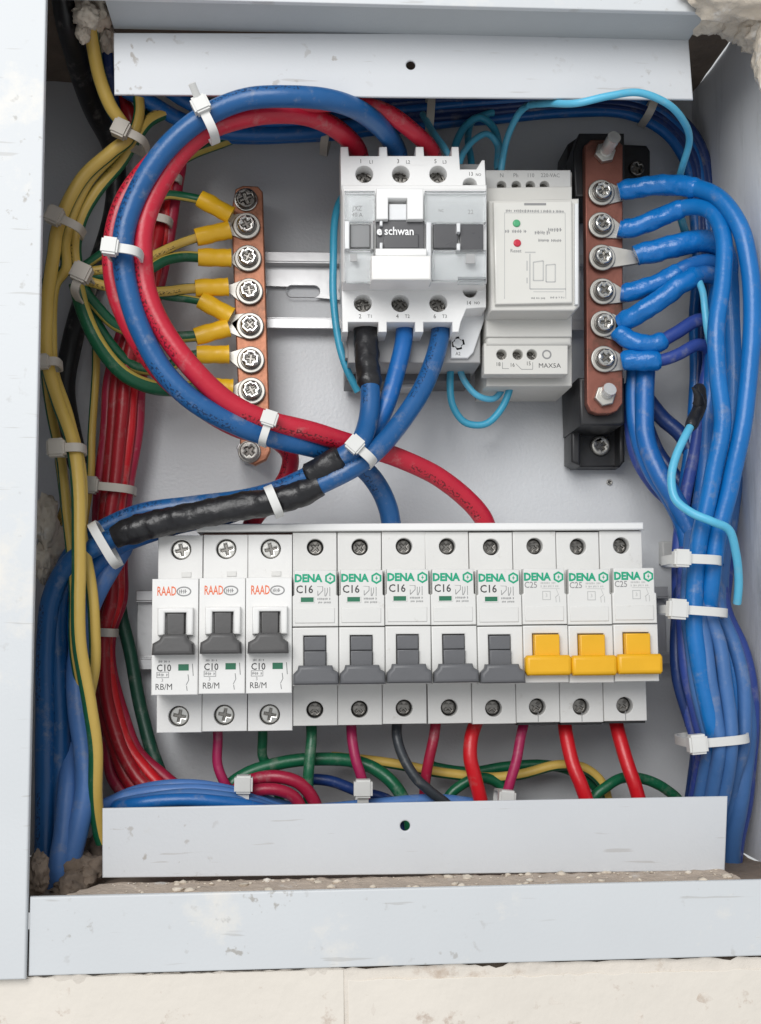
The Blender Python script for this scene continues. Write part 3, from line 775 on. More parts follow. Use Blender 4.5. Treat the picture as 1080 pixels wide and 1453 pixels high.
# lower terminal block with sloped underside
me = merge([plate_mesh(pxpoly([(687, 487), (806, 487), (806, 531), (687, 531)], 50), [circ(*P(sx, 503, 50), 2.15, 20) for sx in (712, 735, 755)], 42, 50, .4)])
put('terminal_block', finish(me, IVORY), rel)
pxplate('terminal_step', rel, pxrect(690, 476, 812, 490), 30, 51, IVORY, bev=1.6)
for sx in (712, 735, 755):
    x, z = P(sx, 504, 48)
    put('terminal_screw', finish(screw_meshes(x, z, 44, 2.0, sx, slot=.75, t=.3, thick=1.2, bev=.3), DARKSTEEL), rel)
cx, cz = P(776, 503, 50)
rg = [plate_mesh(circ(cx, cz, 2.0, 20), [circ(cx, cz, 1.35, 20)], 49.9, 50.06)]
def ln(parts, x0, y0, x1, y1, h, wd=.22):
    a = Vector(P(x0, y0, h)); b = Vector(P(x1, y1, h)); d = (b-a).normalized(); q = Vector((-d.y, d.x))*wd/2
    parts.append(plate_mesh([tuple(a-q), tuple(b-q), tuple(b+q), tuple(a+q)], [], h-.05, h+.06))
for seg in ((713, 514, 713, 523), (713, 523, 722, 523), (732, 516, 740, 524), (740, 524, 756, 524), (756, 524, 756, 514)): ln(rg, *seg, 50)
put('lettering', finish(merge(rg), P_GREY, False), rel)
px_text(rel, [('18', 2.3, 707, 517, 'CENTER', .9, 0), ('16', 2.3, 727, 518, 'CENTER', .9, 0), ('15', 2.3, 750, 516, 'CENTER', .9, 0), ('MAX5A', 2.7, 780, 519, 'CENTER', 1.05, 0.)], P_BLACK, 50)
px_text(rel, [('N', 2.5, 712, 249, 'CENTER', .9, 0), ('Ph', 2.5, 732, 249, 'CENTER', .9, 0), ('110', 2.4, 753, 249, 'CENTER', .9, 0), ('220-VAC', 2.4, 781, 249, 'CENTER', .9, 0)], P_GREY, 46)
px_text(rel, [('Reset', 2.0, 732, 356, 'CENTER', 1., .02)], P_GREY, 68)
def gpx(x0, x1, y, h, size, seed): return greek(P(x0, y, h)[0], P(x1, y, h)[0], P(x0, y, h)[1], h, size, seed)
put('lettering', finish(merge([gpx(718, 800, 299, 68, 1.3, 11), gpx(759, 780, 330, 68, 1.7, 12), gpx(778, 796, 326, 68, 1.7, 13), gpx(764, 797, 341, 68, 1.3, 14), gpx(717, 746, 328, 68, 1.4, 15), gpx(754, 774, 423, 68, .9, 16), gpx(781, 802, 422, 68, .9, 17)]), P_GREY, False), rel)
dg = []
for seg in ((752, 360, 752, 410), (752, 410, 803, 410), (745, 358, 760, 358), (757, 372, 757, 398), (757, 372, 771, 370), (771, 370, 771, 398), (757, 398, 771, 398), (775, 376, 788, 375), (788, 375, 788, 400), (788, 400, 775, 400), (775, 400, 775, 376), (748, 370, 748, 384), (748, 394, 748, 402)):
    ln(dg, *seg, 68, .5)
for seg in ((757, 414, 800, 414), (716, 302, 716, 424), (802, 302, 803, 424), (716, 302, 802, 302)): ln(dg, *seg, 68, .25)
put('wiring_diagram', finish(merge(dg), P_PALE, False), rel)
for (sx, sy, mm) in ((733, 317, LEDG), (734, 345, LEDR)):
    x, z = P(sx, sy, 68); put('indicator', finish(plate_mesh(circ(x, z, 1.55, 20), [], 66, 68.7, .5), mm), rel)

# ------------------------------------------------------------------ terminal bars
def bar_screw(root, px, py, h, rw=5.9, rh=3.9, rot=0., mh=STEEL):
    x, z = P(px, py, h)
    s = put('screw', finish(screw_meshes(x, z, h+1.9, rh, rot, slot=.5, t=.38, thick=2.6, bev=1.2), mh), root)
    ring = plate_mesh(circ(x, z, rw, 32), [circ(x, z, rh*.7, 20)], h, h+1.1, .45, 2)
    put('washer', finish(ring, WASHER), s)
    sp = plate_mesh(circ(x, z, rh*1.13, 26), [circ(x, z, rh*.6, 20)], h+1., h+2.1, .3)
    put('spring_washer', finish(sp, DARKSTEEL), s)

eb = thing('earth_bar', V(*P(354, 460, 0), 0), 'copper earth bar with a column of screws and yellow lugs', 'terminal bar')
HB = 24
put('bar', finish(plate_mesh(pxpoly([(334, 268), (345, 263), (366, 264), (373, 272), (384, 640), (378, 652), (362, 660), (345, 652), (341, 640), (328, 300)], HB), [], HB-4.5, HB, .6), COPPER), eb)
for y in (290, 640):
    x, z = P(354, y, 10); put('standoff', finish(plate_mesh(circ(x, z, 5.2, 6), [], 0, HB-4, .4), RAILM), eb)
x, z = P(349, 284, HB); s = put('screw', finish(screw_meshes(x, z, HB+.9, 4.4, .4, slot=.6, t=.6, thick=2.4, bev=1.0), DARKSTEEL), eb)
put('washer', finish(plate_mesh(circ(x, z, 5.2, 30), [circ(x, z, 3, 20)], HB, HB+1, .4), STEEL), s)
for i, (sx, sy) in enumerate(((350, 321), (352, 367), (354, 414), (355, 463), (356, 511), (357, 555))):
    bar_screw(eb, sx, sy, HB+1.0, rot=.5+i*.63)
x, z = P(354, 641, HB); s = put('screw', finish(screw_meshes(x, z, HB+.9, 4.2, .8, slot=.5, t=.6, thick=2.4, bev=1.0), WASHER), eb)
put('washer', finish(plate_mesh(circ(x, z, 4.9, 30), [circ(x, z, 3, 20)], HB, HB+1, .4), WASHER), s)

nb = thing('neutral_bar', V(*P(856, 420, 0), 0), 'copper neutral bar on two black insulators with blue taped lugs', 'terminal bar')
HNB = 42
put('bar', finish(plate_mesh(pxpoly([(830, 206), (839, 198), (876, 198), (884, 206), (884, 572), (876, 583), (866, 587), (848, 587), (838, 583), (833, 572)], HNB), [], HNB-5, HNB, .5), COPPER2), nb)
ins = put('insulator', finish(merge([plate_mesh(pxpoly([(822, 189), (886, 189), (887, 268), (880, 280), (815, 280), (813, 215)], 36), [], 2, 36.5, 1.0),
                                    plate_mesh(pxpoly([(806, 204), (826, 190), (826, 262), (803, 262)], 24), [], 2, 24, .8),
                                    plate_mesh(pxpoly([(880, 204), (918, 206), (923, 214), (923, 256), (880, 256)], 10), [], 0, 10, .9)]), BLACKP), nb)
x, z = P(903, 240, 10); put('screw', finish(screw_meshes(x, z, 9.6, 3.6, .3, slot=.6, t=.6), DARKSTEEL), ins)
ins = put('insulator', finish(merge([plate_mesh(pxpoly([(821, 536), (886, 536), (887, 600), (882, 604), (823, 604)], 36), [], 2, 36.5, 1.2),
                                    plate_mesh(pxpoly([(811, 590), (886, 590), (886, 655), (880, 663), (816, 663), (810, 655)], 10), [], 0, 10, .9),
                                    plate_mesh(pxpoly([(811, 545), (824, 545), (824, 661), (811, 655)], 18), [], 2, 18, 1.2),
                                    plate_mesh(pxpoly([(879, 600), (887, 600), (887, 655), (879, 660)], 18), [], 2, 18, 1.)]), BLACKP), nb)
x, z = P(851, 633, 10); s = put('screw', finish(screw_meshes(x, z, 10.2, 4.4, .5, slot=.45, t=.6, thick=2.4, bev=1.), WASHER), ins)
for i, (sx, sy) in enumerate(((853, 274), (853, 320), (854, 366), (855, 414), (856, 460), (857, 510))):
    bar_screw(nb, sx, sy, HNB+(2.2 if i == 2 else 1.), 5.7, 3.8, .3+i*.71)
for (sx, sy, tx, ty, ln_) in ((857, 219, 863, 200, 13), (857, 563, 861, 556, 6)):
    a = W(sx, sy, HNB); b = a+Vector((.0012, -ln_*.001, .0022))
    st = put('stud', finish(tube_mesh([a.lerp(b, i/10) for i in range(11)], lambda t: 2.9-.25*(int(t*10) % 2), 14), BRIGHT, ang=50), nb)
    x, z = P(sx, sy, HNB)
    put('nut', finish(plate_mesh(circ(x, z, 4.6, 6, .2), [], HNB, HNB+3, .5), WASHER), st)

# ------------------------------------------------------------------ earth wires with yellow lugs
def earth_wire(tip, tail, pts, r, m, label, screw, uoff=0.):
    """tip/tail: photo ends of the yellow sleeve (tip at the bar)"""
    h = HB+3.2
    a, b = W(*tail, h+1.5), W(*tip, h)
    path = catmull([W(*p) for p in pts]+[a.lerp(b, .15)])
    root = thing('earth_wire', path[0], label, 'wire', 'earth wires on the copper bar')
    put('insulation', finish(tube_mesh(path, r, 14, .02, random.random()*40, uoff), m, ang=60), root)
    sl = [a.lerp(b, i/10) for i in range(11)]
    put('lug_sleeve', finish(tube_mesh(sl, lambda t: 3.75+.35*math.sin(t*math.pi*1.0)+(.45 if t > .93 else 0)-.35*math.exp(-((t-.55)/.13)**2), 16, .05, random.random()*30, 0, .82), LUGY, ang=60), root)
    sx, sz = P(*screw, HB+1); tx, tz = b.x*1000, b.z*1000
    d = Vector((sx-tx, sz-tz)); d.normalize(); q = Vector((-d.y, d.x)); t0 = Vector((tx, tz))-d*1.5; s0 = Vector((sx, sz))
    fork = [t0-q*1.9, t0+d*2-q*1.9, s0-d*4-q*4.6, s0+d*2-q*4.4, s0+d*2+q*4.4, s0-d*4+q*4.6, t0+d*2+q*1.9, t0+q*1.9]
    put('lug_fork', finish(plate_mesh([tuple(v) for v in fork], [], HB+.1, HB+1.05, .15), WASHER), root)
    return root

TB = (118, 390)
earth_wire((328, 306), (283, 281), [(120, 378, 40), (165, 345, 34), (196, 315, 32), (212, 290, 32), (235, 277, 31), (262, 279, 29)], 2.0, GY_G, 'thin green and yellow earth wire arching to the highest yellow lug', (350, 321))
earth_wire((326, 326), (278, 337), [(122, 386, 44), (170, 378, 42), (205, 368, 38), (240, 352, 34), (262, 343, 30)], 2.0, GY_Y, 'yellow earth wire into the second lug of the copper bar', (350, 321))
earth_wire((328, 366), (281, 365), [(122, 392, 42), (170, 392, 40), (205, 385, 38), (235, 369, 34), (262, 364, 30)], 2.3, GY_G2, 'green earth wire into the third lug of the copper bar', (352, 367))
earth_wire((324, 407), (277, 409), [(122, 398, 44), (160, 408, 42), (205, 414, 38), (240, 413, 34), (262, 410, 30)], 2.2, GY_Y, 'yellow earth wire into the fourth lug of the copper bar', (354, 414))
earth_wire((328, 449), (284, 425), [(122, 404, 40), (165, 405, 36), (205, 413, 34), (240, 421, 31), (265, 424, 29)], 1.7, GY_G2, 'thin green earth wire into the tilted fifth lug', (355, 463))
earth_wire((324, 465), (277, 478), [(112, 402, 44), (135, 432, 40), (165, 462, 35), (205, 474, 32), (240, 478, 30), (262, 478, 29)], 2.4, GY_G, 'green earth wire into the sixth lug, passing under the cable loop', (355, 463))
earth_wire((325, 503), (279, 503), [(112, 404, 40), (128, 440, 36), (152, 482, 32), (190, 520, 29), (230, 524, 28), (262, 508, 28)], 2.4, GY_G, 'green earth wire dipping before the seventh lug', (356, 511))
earth_wire((330, 551), (296, 548), [(108, 402, 46), (118, 440, 44), (140, 488, 42), (175, 530, 38), (215, 549, 34), (255, 552, 30), (280, 549, 29)], 3.1, GY_G2, 'thick green earth wire sweeping low to the last lug', (357, 555), .02)

# ------------------------------------------------------------------ power cables of the loop
LOOPG = 'large cables looping round to the contactor'
wire('loop_cable', [(566, 232, 46), (562, 212, 50), (540, 180, 68), (500, 152, 86), (455, 139, 95), (400, 136, 98), (340, 143, 97), (285, 168, 96), (232, 215, 93), (195, 275, 90), (177, 335, 89), (178, 395, 87), (195, 462, 85), (230, 525, 83), (285, 576, 80), (345, 607, 76), (410, 627, 70), (470, 644, 60), (510, 660, 50), (538, 692, 44), (552, 722, 42), (558, 752, 40)],
     4.1, BLUE, 'thick blue cable of the big loop into the middle contactor pole', LOOPG)
wire('loop_cable', [(515, 234, 46), (508, 212, 50), (480, 184, 64), (445, 166, 74), (400, 160, 84), (350, 165, 88), (300, 183, 89), (255, 221, 88), (222, 272, 86), (203, 330, 85), (203, 390, 84), (222, 452, 83), (262, 512, 82), (318, 563, 79), (375, 593, 76), (435, 611, 72), (500, 630, 64), (560, 648, 58), (615, 672, 52), (655, 702, 47), (682, 732, 43), (692, 754, 40)],
     4.0, RED, 'thick red cable inside the big loop, running on to the breakers', LOOPG)
wire('loop_cable', [(618, 234, 46), (612, 214, 50), (585, 185, 62), (550, 160, 70), (505, 148, 76), (450, 147, 80), (390, 150, 84), (330, 160, 85), (272, 186, 85), (216, 230, 83), (175, 290, 81), (158, 348, 80), (163, 408, 79), (187, 472, 76), (227, 531, 72), (285, 580, 66), (340, 610, 60), (390, 625, 54), (411, 645, 50), (408, 672, 47), (385, 708, 44), (362, 735, 42), (352, 754, 40)],
     3.5, RED, 'red cable on the outside of the loop, dropping behind the blue cables', LOOPG)

# load cables from the contactor's lower terminals
LOADG = 'blue load cables below the contactor'
wire('load_cable', [(520, 462, 50), (521, 485, 54), (522, 520, 58), (525, 560, 62), (521, 600, 66), (505, 633, 72), (470, 658, 70), (430, 682, 66), (390, 698, 62), (330, 712, 58), (270, 718, 54), (210, 724, 52), (170, 738, 50), (130, 762, 50), (98, 795, 50), (82, 850, 50), (82, 940, 52), (84, 1050, 54), (80, 1150, 56), (74, 1262, 60)],
     3.9, BLUE, 'blue load cable with black tape at the first contactor terminal', LOADG,
     wraps=[('tape_wrap', .0, .098, 4.9, TAPEB), ('tape_wrap', .212, .262, 4.95, TAPEB)])
wire('load_cable', [(574, 462, 50), (572, 485, 53), (563, 525, 56), (550, 570, 58), (535, 605, 58), (515, 638, 58), (478, 668, 58), (435, 690, 56), (395, 704, 54), (330, 728, 50), (265, 742, 47), (205, 760, 46), (160, 780, 46), (130, 812, 46), (108, 860, 46), (98, 940, 46), (98, 1050, 48), (94, 1130, 52), (92, 1200, 56), (84, 1262, 60)],
     3.6, BLUEM, 'blue load cable from the middle contactor terminal', LOADG)
wire('load_cable', [(625, 464, 50), (622, 485, 53), (610, 525, 57), (590, 570, 62), (562, 610, 66), (530, 642, 70), (495, 668, 70), (450, 692, 68), (400, 709, 66), (340, 720, 64), (270, 732, 62), (205, 748, 60), (150, 770, 58), (100, 800, 56), (72, 852, 54), (66, 940, 54), (66, 1050, 56), (64, 1150, 58), (66, 1262, 62)],
     3.9, BLUE, 'blue load cable wrapped in a long stretch of black tape', LOADG, wraps=[('tape_wrap', .285, .545, 5.3, TAPEB)])
wire('feeder_cable', [(175, 775, 40), (160, 800, 42), (138, 840, 44), (118, 890, 48), (110, 950, 54), (112, 1010, 58), (121, 1065, 60), (122, 1120, 62), (110, 1172, 64), (100, 1222, 64), (96, 1262, 62)],
     4.2, BLUEP, 'pale blue scuffed cable bowing out at the lower corner', 'blue cables in the lower corner')
wire('feeder_cable', [(100, 1060, 50), (96, 1120, 60), (92, 1180, 64), (84, 1225, 66), (82, 1265, 66)], 4.0, BLUEP, 'short pale blue cable end entering the cabinet floor', 'blue cables in the lower corner')

# ------------------------------------------------------------------ yellow-green earth bundle
EG = 'earth wires bundled along the cabinet side'
wire('main_earth', [(126, -30, 90), (127, 20, 84), (133, 70, 76), (140, 112, 70), (155, 150, 66), (176, 180, 60), (182, 195, 56), (160, 214, 54), (124, 246, 52), (97, 288, 52), (80, 330, 52), (76, 365, 52), (72, 392, 52), (66, 430, 52), (65, 510, 54), (82, 570, 56), (103, 630, 60), (110, 690, 64), (113, 770, 68), (110, 850, 70), (113, 920, 70), (128, 1000, 68), (136, 1060, 66), (137, 1130, 64), (146, 1195, 60)],
     2.75, GY_MAIN, 'thick yellow and green earth cable descending in front of the blue cables', EG, uoff=.0)
wire('side_earth', [(197, 138, 50), (198, 160, 50), (190, 188, 50), (160, 222, 48), (125, 262, 48), (101, 305, 48), (92, 345, 48), (94, 382, 48), (80, 402, 46), (74, 440, 44), (74, 520, 46), (96, 590, 50), (110, 640, 54), (118, 700, 56), (118, 760, 58), (126, 820, 60), (133, 880, 60), (134, 940, 58), (126, 990, 54), (118, 1050, 46)],
     2.3, GY_Y2, 'yellow and green earth wire curving past the red bundle', EG)
wire('side_earth', [(240, 158, 44), (214, 172, 46), (196, 192, 47), (172, 228, 45), (138, 270, 45), (116, 310, 45), (107, 350, 45), (110, 380, 45), (118, 392, 46)],
     2.6, GY_Y, 'yellow earth wire with printed side joining the knot of ties', EG)
wire('side_earth', [(62, 490, 40), (66, 540, 42), (76, 600, 46), (87, 650, 50), (92, 700, 52), (98, 760, 54), (102, 830, 56), (106, 920, 58), (118, 1000, 58)],
     2.0, GY_Y2, 'thin yellow wire nearest the frame edge', EG)
wire('side_earth', [(70, 752, 30), (82, 742, 34), (92, 722, 40), (90, 690, 44), (86, 650, 44)], 2.3, GY_Y, 'short yellow wire curling into the crumbling plaster', EG)
wire('side_earth', [(118, 384, 42), (95, 382, 44), (78, 392, 46), (66, 402, 44)], 2.4, GY_G2, 'short green and yellow wire curling beside the knot of ties', EG)
wire('thin_earth', [(137, 470, 18), (135, 540, 18), (131, 620, 20), (127, 680, 24), (118, 740, 28), (112, 800, 28)], 1.8, GY_Y2, 'thin yellow-green wire running alongside the red bundle', EG)
wire('green_earth', [(345, 190, 14), (312, 202, 15), (275, 216, 18), (245, 236, 22), (220, 270, 26), (205, 320, 26)], 2.7, GY_G2, 'green and yellow wire rising behind the red loop cable', EG)
wire('green_wire', [(214, 150, 40), (207, 168, 42), (196, 192, 44)], 1.6, GREEN, 'short green wire among the yellow wires below the flange', EG)
wire('red_lead', [(160, 128, 40), (178, 148, 40), (186, 172, 40), (182, 200, 36)], 3.0, DKRED, 'short dark red cable tucked behind the upper yellow wires')
wire('black_cable', [(86, -30, 92), (96, 40, 78), (114, 100, 56), (136, 160, 34), (160, 215, 14), (165, 280, 10), (150, 350, 9), (120, 420, 9), (104, 480, 9), (93, 550, 9), (100, 610, 8), (112, 660, 8)],
     4.6, BLACKW, 'thick black cable slanting down the dark side of the cabinet')
wire('navy_cable', [(104, -20, 84), (112, 40, 70), (124, 95, 52), (146, 155, 32), (165, 200, 16)], 3.4, NAVY, 'navy cable running beside the thick black cable')
wire('navy_cable', [(146, 10, 80), (150, 60, 64), (156, 110, 50), (166, 160, 40)], 2.2, NAVY, 'thin navy cable behind the cut end of the flange')
wire('blue_lead', [(178, 128, 48), (215, 146, 46), (250, 166, 42), (300, 184, 34), (360, 190, 30), (440, 188, 28), (520, 176, 26)], 3.2, BLUEM, 'blue cable slanting from under the flange behind the big loop')
wire('blue_lead', [(230, 122, 48), (265, 146, 44), (300, 160, 38), (360, 172, 32), (440, 172, 28)], 3.0, BLUEM, 'second blue cable emerging beneath the flange near the loop tie')

# ------------------------------------------------------------------ dark blue bundle along the top and down the far side
TG = 'navy wires along the top and the far corner'
for i in range(6):
    o = i*7
    wire('neutral_wire', [(290, 196-o*1.4, 16), (400, 196-o*1.3, 14), (500, 190-o*1.3, 14+i), (600, 178-o*1.2, 14+i), (700, 168-o*1.1, 14+i), (800, 160-o*.9, 15), (890, 162-o*.9, 16), (945, 188-o*1.1, 18), (975+o*.55, 232-o*.7, 20), (985+o*.75, 300, 22), (988+o*.75, 380, 24), (985+o*.75, 460, 26), (985+o*.7, 540, 30), (980+o*.8, 620, 30), (966+o*.8, 720, 32)],
         2.3, NAVY if i % 3 else BLUEM, ('navy' if i % 3 else 'lighter blue')+' wire in the bundle behind the flange and down the far wall', TG)

# ------------------------------------------------------------------ neutral cables taped to the bar
NG = 'blue neutral cables on the copper bar'
def neutral(name, pts, r, m, label, tape, tr, lugtip, screw, tm=TAPEBLUE):
    o = wire(name, pts, r, m, label, NG, wraps=[('tape_wrap', 0., tape, tr, tm)])
    x, z = P(*screw, HNB); a = W(*pts[0])
    tx, tz = a.x*1000, a.z*1000
    d = Vector((tx-x, tz-z)).normalized(); q = Vector((-d.y, d.x)); s0 = Vector((x, z)); t0 = Vector((tx, tz))+d*3
    pl = [s0-d*4.5-q*3, s0-d*4.5+q*3, s0+q*5, s0+d*4+q*4.6, t0+q*2.4, t0-q*2.4, s0+d*4-q*4.6, s0-q*5]
    put('lug', finish(plate_mesh([tuple(v) for v in reversed(pl)], [], HNB+.05, HNB+(2.1 if lugtip else 1.0), .2), WASHER), o)
    return o
neutral('neutral_cable', [(878, 272, 46), (905, 268, 49), (945, 264, 54), (985, 266, 62), (1022, 282, 70), (1050, 320, 76), (1064, 380, 78), (1068, 450, 78), (1062, 530, 78), (1052, 610, 78), (1036, 690, 76), (1018, 760, 74), (1008, 830, 72), (1006, 880, 68), (1016, 950, 64), (1030, 1020, 62), (1036, 1070, 60), (1034, 1120, 56), (1022, 1165, 50)],
        3.6, BLUEB, 'bright blue cable from the highest taped lug down the outside of the bundle', .115, 4.15, 0, (853, 274))
neutral('neutral_cable', [(878, 324, 46), (905, 319, 48), (940, 306, 52), (975, 294, 58), (1008, 300, 66), (1026, 335, 72), (1026, 400, 76), (1016, 470, 78), (1020, 540, 78), (1024, 605, 78), (1012, 680, 76), (994, 755, 74), (985, 830, 72), (984, 880, 72), (994, 950, 72), (1008, 1020, 72), (1017, 1065, 69), (1018, 1115, 62), (1012, 1165, 50)],
        3.45, BLUEB, 'bright blue cable from the second taped lug in front of the bundle', .095, 4.0, 0, (853, 320))
neutral('neutral_cable', [(902, 363, 46), (930, 358, 48), (965, 348, 50), (1000, 342, 50), (1024, 352, 48), (1036, 400, 46), (1040, 480, 46), (1040, 560, 48), (1036, 640, 48), (1026, 720, 50), (1012, 800, 54)],
        4.4, BLUEB, 'blue cable whose bare tinned lug shows before its wide tape', .30, 4.7, 1, (854, 366))
neutral('neutral_cable', [(882, 416, 46), (905, 411, 48), (940, 398, 50), (975, 378, 52), (1005, 372, 50), (1025, 385, 46), (1030, 440, 44), (1032, 520, 44), (1032, 600, 44), (1024, 690, 46), (1010, 770, 48)],
        3.6, BLUEM, 'blue cable from the fourth taped lug, level with the relay diagram', .16, 3.95, 0, (855, 414))
neutral('neutral_cable', [(880, 458, 46), (905, 446, 50), (940, 424, 54), (970, 402, 56), (1000, 390, 54), (1018, 398, 50), (1014, 450, 46), (1010, 520, 44), (1004, 600, 44), (996, 690, 46), (986, 770, 48)],
        3.6, BLUEM, 'blue taped cable angled up from the fifth screw', .24, 4.1, 0, (856, 460))
neutral('neutral_cable', [(874, 468, 46), (896, 482, 48), (930, 488, 50), (960, 474, 50), (990, 456, 48), (1008, 458, 44), (1014, 510, 40), (1010, 600, 40), (996, 700, 42), (978, 790, 44), (975, 880, 46), (984, 960, 50), (998, 1030, 52), (1004, 1080, 50), (998, 1130, 44), (990, 1170, 40)],
        2.8, VIOLET, 'violet blue wire with tape bent down then up from the fifth screw', .085, 3.9, 0, (856, 460))
neutral('neutral_cable', [(882, 512, 46), (900, 511, 48), (938, 510, 50), (962, 502, 50), (990, 488, 48), (1004, 496, 44), (1000, 550, 42), (990, 620, 44), (974, 700, 46), (962, 790, 48), (961, 880, 50), (963, 950, 52), (980, 1020, 54), (992, 1066, 54), (984, 1120, 46), (972, 1165, 40)],
        2.6, VIOLET, 'violet blue wire leaving the straight crimped sleeve of the lowest lug', .065, 4.1, 0, (857, 510))
BG = 'blue cables bundled down the far wall'
wire('bundle_cable', [(900, 520, 36), (899, 570, 36), (906, 625, 38), (925, 670, 42), (952, 712, 46), (972, 755, 50), (978, 810, 52), (980, 870, 54), (984, 940, 56), (1000, 1010, 58), (1012, 1062, 58), (1010, 1115, 52), (1002, 1160, 46)], 3.4, BLUEM, 'blue cable hanging behind the lowest lug, curving into the bundle', BG)
wire('bundle_cable', [(916, 520, 40), (915, 570, 42), (916, 620, 44), (934, 668, 48), (958, 712, 50), (982, 760, 52), (996, 815, 54), (1000, 870, 56), (1012, 940, 58), (1026, 1010, 58), (1034, 1062, 56), (1032, 1115, 52), (1020, 1160, 46)], 4.0, BLUEM, 'thick blue cable hanging behind the lowest lug, beside the black insulator', BG)
wire('bundle_cable', [(893, 545, 28), (893, 600, 28), (903, 650, 28), (928, 692, 30), (955, 722, 34), (964, 770, 38), (964, 830, 40), (958, 900, 42), (960, 960, 44), (980, 1030, 46)], 2.3, VIOLET, 'thin violet wire on the outer curve next to the black insulator', BG)
wire('bundle_cable', [(918, 566, 26), (940, 595, 26), (968, 620, 28), (985, 660, 30), (990, 720, 32)], 3.4, NAVY, 'short navy cable crossing behind the black taped stub', BG)
wire('bundle_cable', [(916, 600, 22), (932, 640, 24), (955, 672, 26), (975, 705, 28), (985, 760, 30)], 3.0, NAVY, 'short navy cable below the crossing one, over the bare plate', BG)
for i, (pp, r, m) in enumerate(([[(1044, 560, 40), (1042, 640, 40), (1032, 740, 44), (1022, 800, 50), (1022, 870, 54), (1042, 940, 56), (1055, 1005, 58), (1057, 1060, 58), (1048, 1130, 56), (1038, 1190, 50), (1036, 1245, 44)], 4.2, STEELB],
                               [[(1052, 500, 30), (1050, 600, 30), (1042, 700, 32), (1030, 800, 38), (1026, 870, 44), (1050, 930, 48), (1066, 1005, 52), (1066, 1060, 54), (1058, 1130, 50), (1046, 1190, 46), (1044, 1245, 42)], 3.2, VIOLET])):
    wire('bundle_cable', pp, r, m, ['grey blue cable bulging at the lowest far tie', 'violet cable hugging the far wall'][i], BG)
SN = {'BLUEM': 'mid blue', 'VIOLET': 'violet blue', 'STEELB': 'dusty grey blue', 'BLUEB': 'bright blue', 'NAVY': 'navy'}
for i, (mn, dh, dx) in enumerate((('NAVY', -6, 0), ('VIOLET', 0, 1), ('STEELB', 5, 0), ('BLUEM', 1, 2), ('STEELB', 7, 0), ('BLUEM', 3, 0), ('STEELB', 8, -2), ('BLUEB', 0, 0), ('STEELB', 5, 2), ('VIOLET', -2, 0))):
    t = i/9
    hb = lambda h: h+dh+7*math.sin(math.pi*t)-3
    wire('bundle_strand', [(972+t*46+dx, 745, hb(44)), (966+t*54, 790, hb(54)), (963+t*62, 832, hb(58)), (961+t*70, 868, hb(60)), (960+t*92, 915, hb(61)), (965+t*98+dx, 965, hb(62)), (978+t*88, 1015, hb(62)), (989+t*74, 1055, hb(62)), (984+t*68-dx, 1105, hb(56)), (974+t*68, 1165, hb(48)), (970+t*72, 1226, hb(40))],
         2.75, globals()[mn], SN[mn]+' strand in the tied lower bundle beside the yellow-toggled breakers', 'strands of the lower blue bundle')


# ------------------------------------------------------------------ thin cyan control wires
CG = 'thin cyan control wires'
wire('control_wire', [(712, 262, 38), (713, 235, 40), (720, 195, 42), (738, 158, 52), (772, 146, 80), (820, 146, 94), (865, 137, 97), (905, 131, 97), (945, 145, 94), (970, 172, 84), (978, 200, 70), (970, 235, 58), (962, 262, 48)], 1.45, CYANL, 'cyan wire looping over the flange from relay to neutral lug', CG)
wire('control_wire', [(640, 232, 46), (632, 212, 46), (620, 195, 42), (608, 178, 34), (600, 162, 28)], 1.45, CYANL, 'short straight cyan wire entering the contactor beside the red cable', CG)
wire('control_wire', [(650, 236, 44), (656, 218, 42), (672, 200, 38), (692, 191, 34), (705, 205, 32), (706, 240, 34)], 1.4, CYANL, 'small light cyan arch between contactor and relay', CG)
wire('control_wire', [(643, 232, 36), (648, 200, 32), (662, 178, 28), (682, 168, 26), (700, 180, 26), (708, 210, 28), (708, 250, 32)], 1.7, CYAN, 'larger dark cyan arch behind the small arch', CG)
wire('control_wire', [(672, 252, 34), (668, 225, 30), (664, 200, 24), (672, 172, 20), (700, 160, 18)], 1.55, CYAN, 'dark cyan wire rising between contactor and relay', CG)
wire('control_wire', [(492, 268, 30), (480, 292, 32), (474, 330, 34), (472, 380, 36), (474, 430, 36), (480, 480, 36), (492, 522, 36), (508, 556, 34)], 1.6, CYAN, 'cyan wire running down the side of the contactor', CG)
wire('control_wire', [(641, 505, 30), (638, 540, 30), (642, 575, 30), (660, 600, 30), (688, 602, 30), (712, 578, 30), (724, 545, 32), (726, 525, 34)], 1.55, CYAN, 'longer cyan loop hanging below contactor and relay', CG)
wire('control_wire', [(650, 508, 30), (660, 540, 30), (678, 562, 30), (702, 566, 28), (716, 548, 28), (718, 525, 32)], 1.4, CYANL, 'shorter cyan loop hanging inside the longer one', CG)
wire('ferrule_stub', [(706, 548, 26), (722, 549, 26), (746, 551, 26)], 1.9, NAVY, 'dark blue ferrule stub just under the relay')
wire('pilot_wire', [(992, 548, 64), (993, 575, 68), (982, 600, 72), (972, 620, 76), (960, 648, 78), (952, 680, 80), (957, 708, 82), (980, 728, 84), (1010, 741, 86), (1034, 752, 84), (1045, 785, 80), (1048, 820, 76), (1046, 856, 72)], 1.65, CYANL, 'light cyan wire with a frayed black taped end crossing the bundle', CG, wraps=[('tape_wrap', .0, .20, 2.6, TAPEB)])
put('tape_end', finish(tube_mesh([W(992, 572, 70), W(992, 563, 72), W(988, 556, 73), W(982, 550, 74)], lambda t: 2.4*(1-t*.85), 10, .3, 5), TAPEB), bpy.data.objects['pilot_wire'])
plate_screw = put('plate_screw', finish(screw_meshes(*P(865, 684, 1), .2, 1.3, .4, thick=1.0, bev=.4), WASHER))
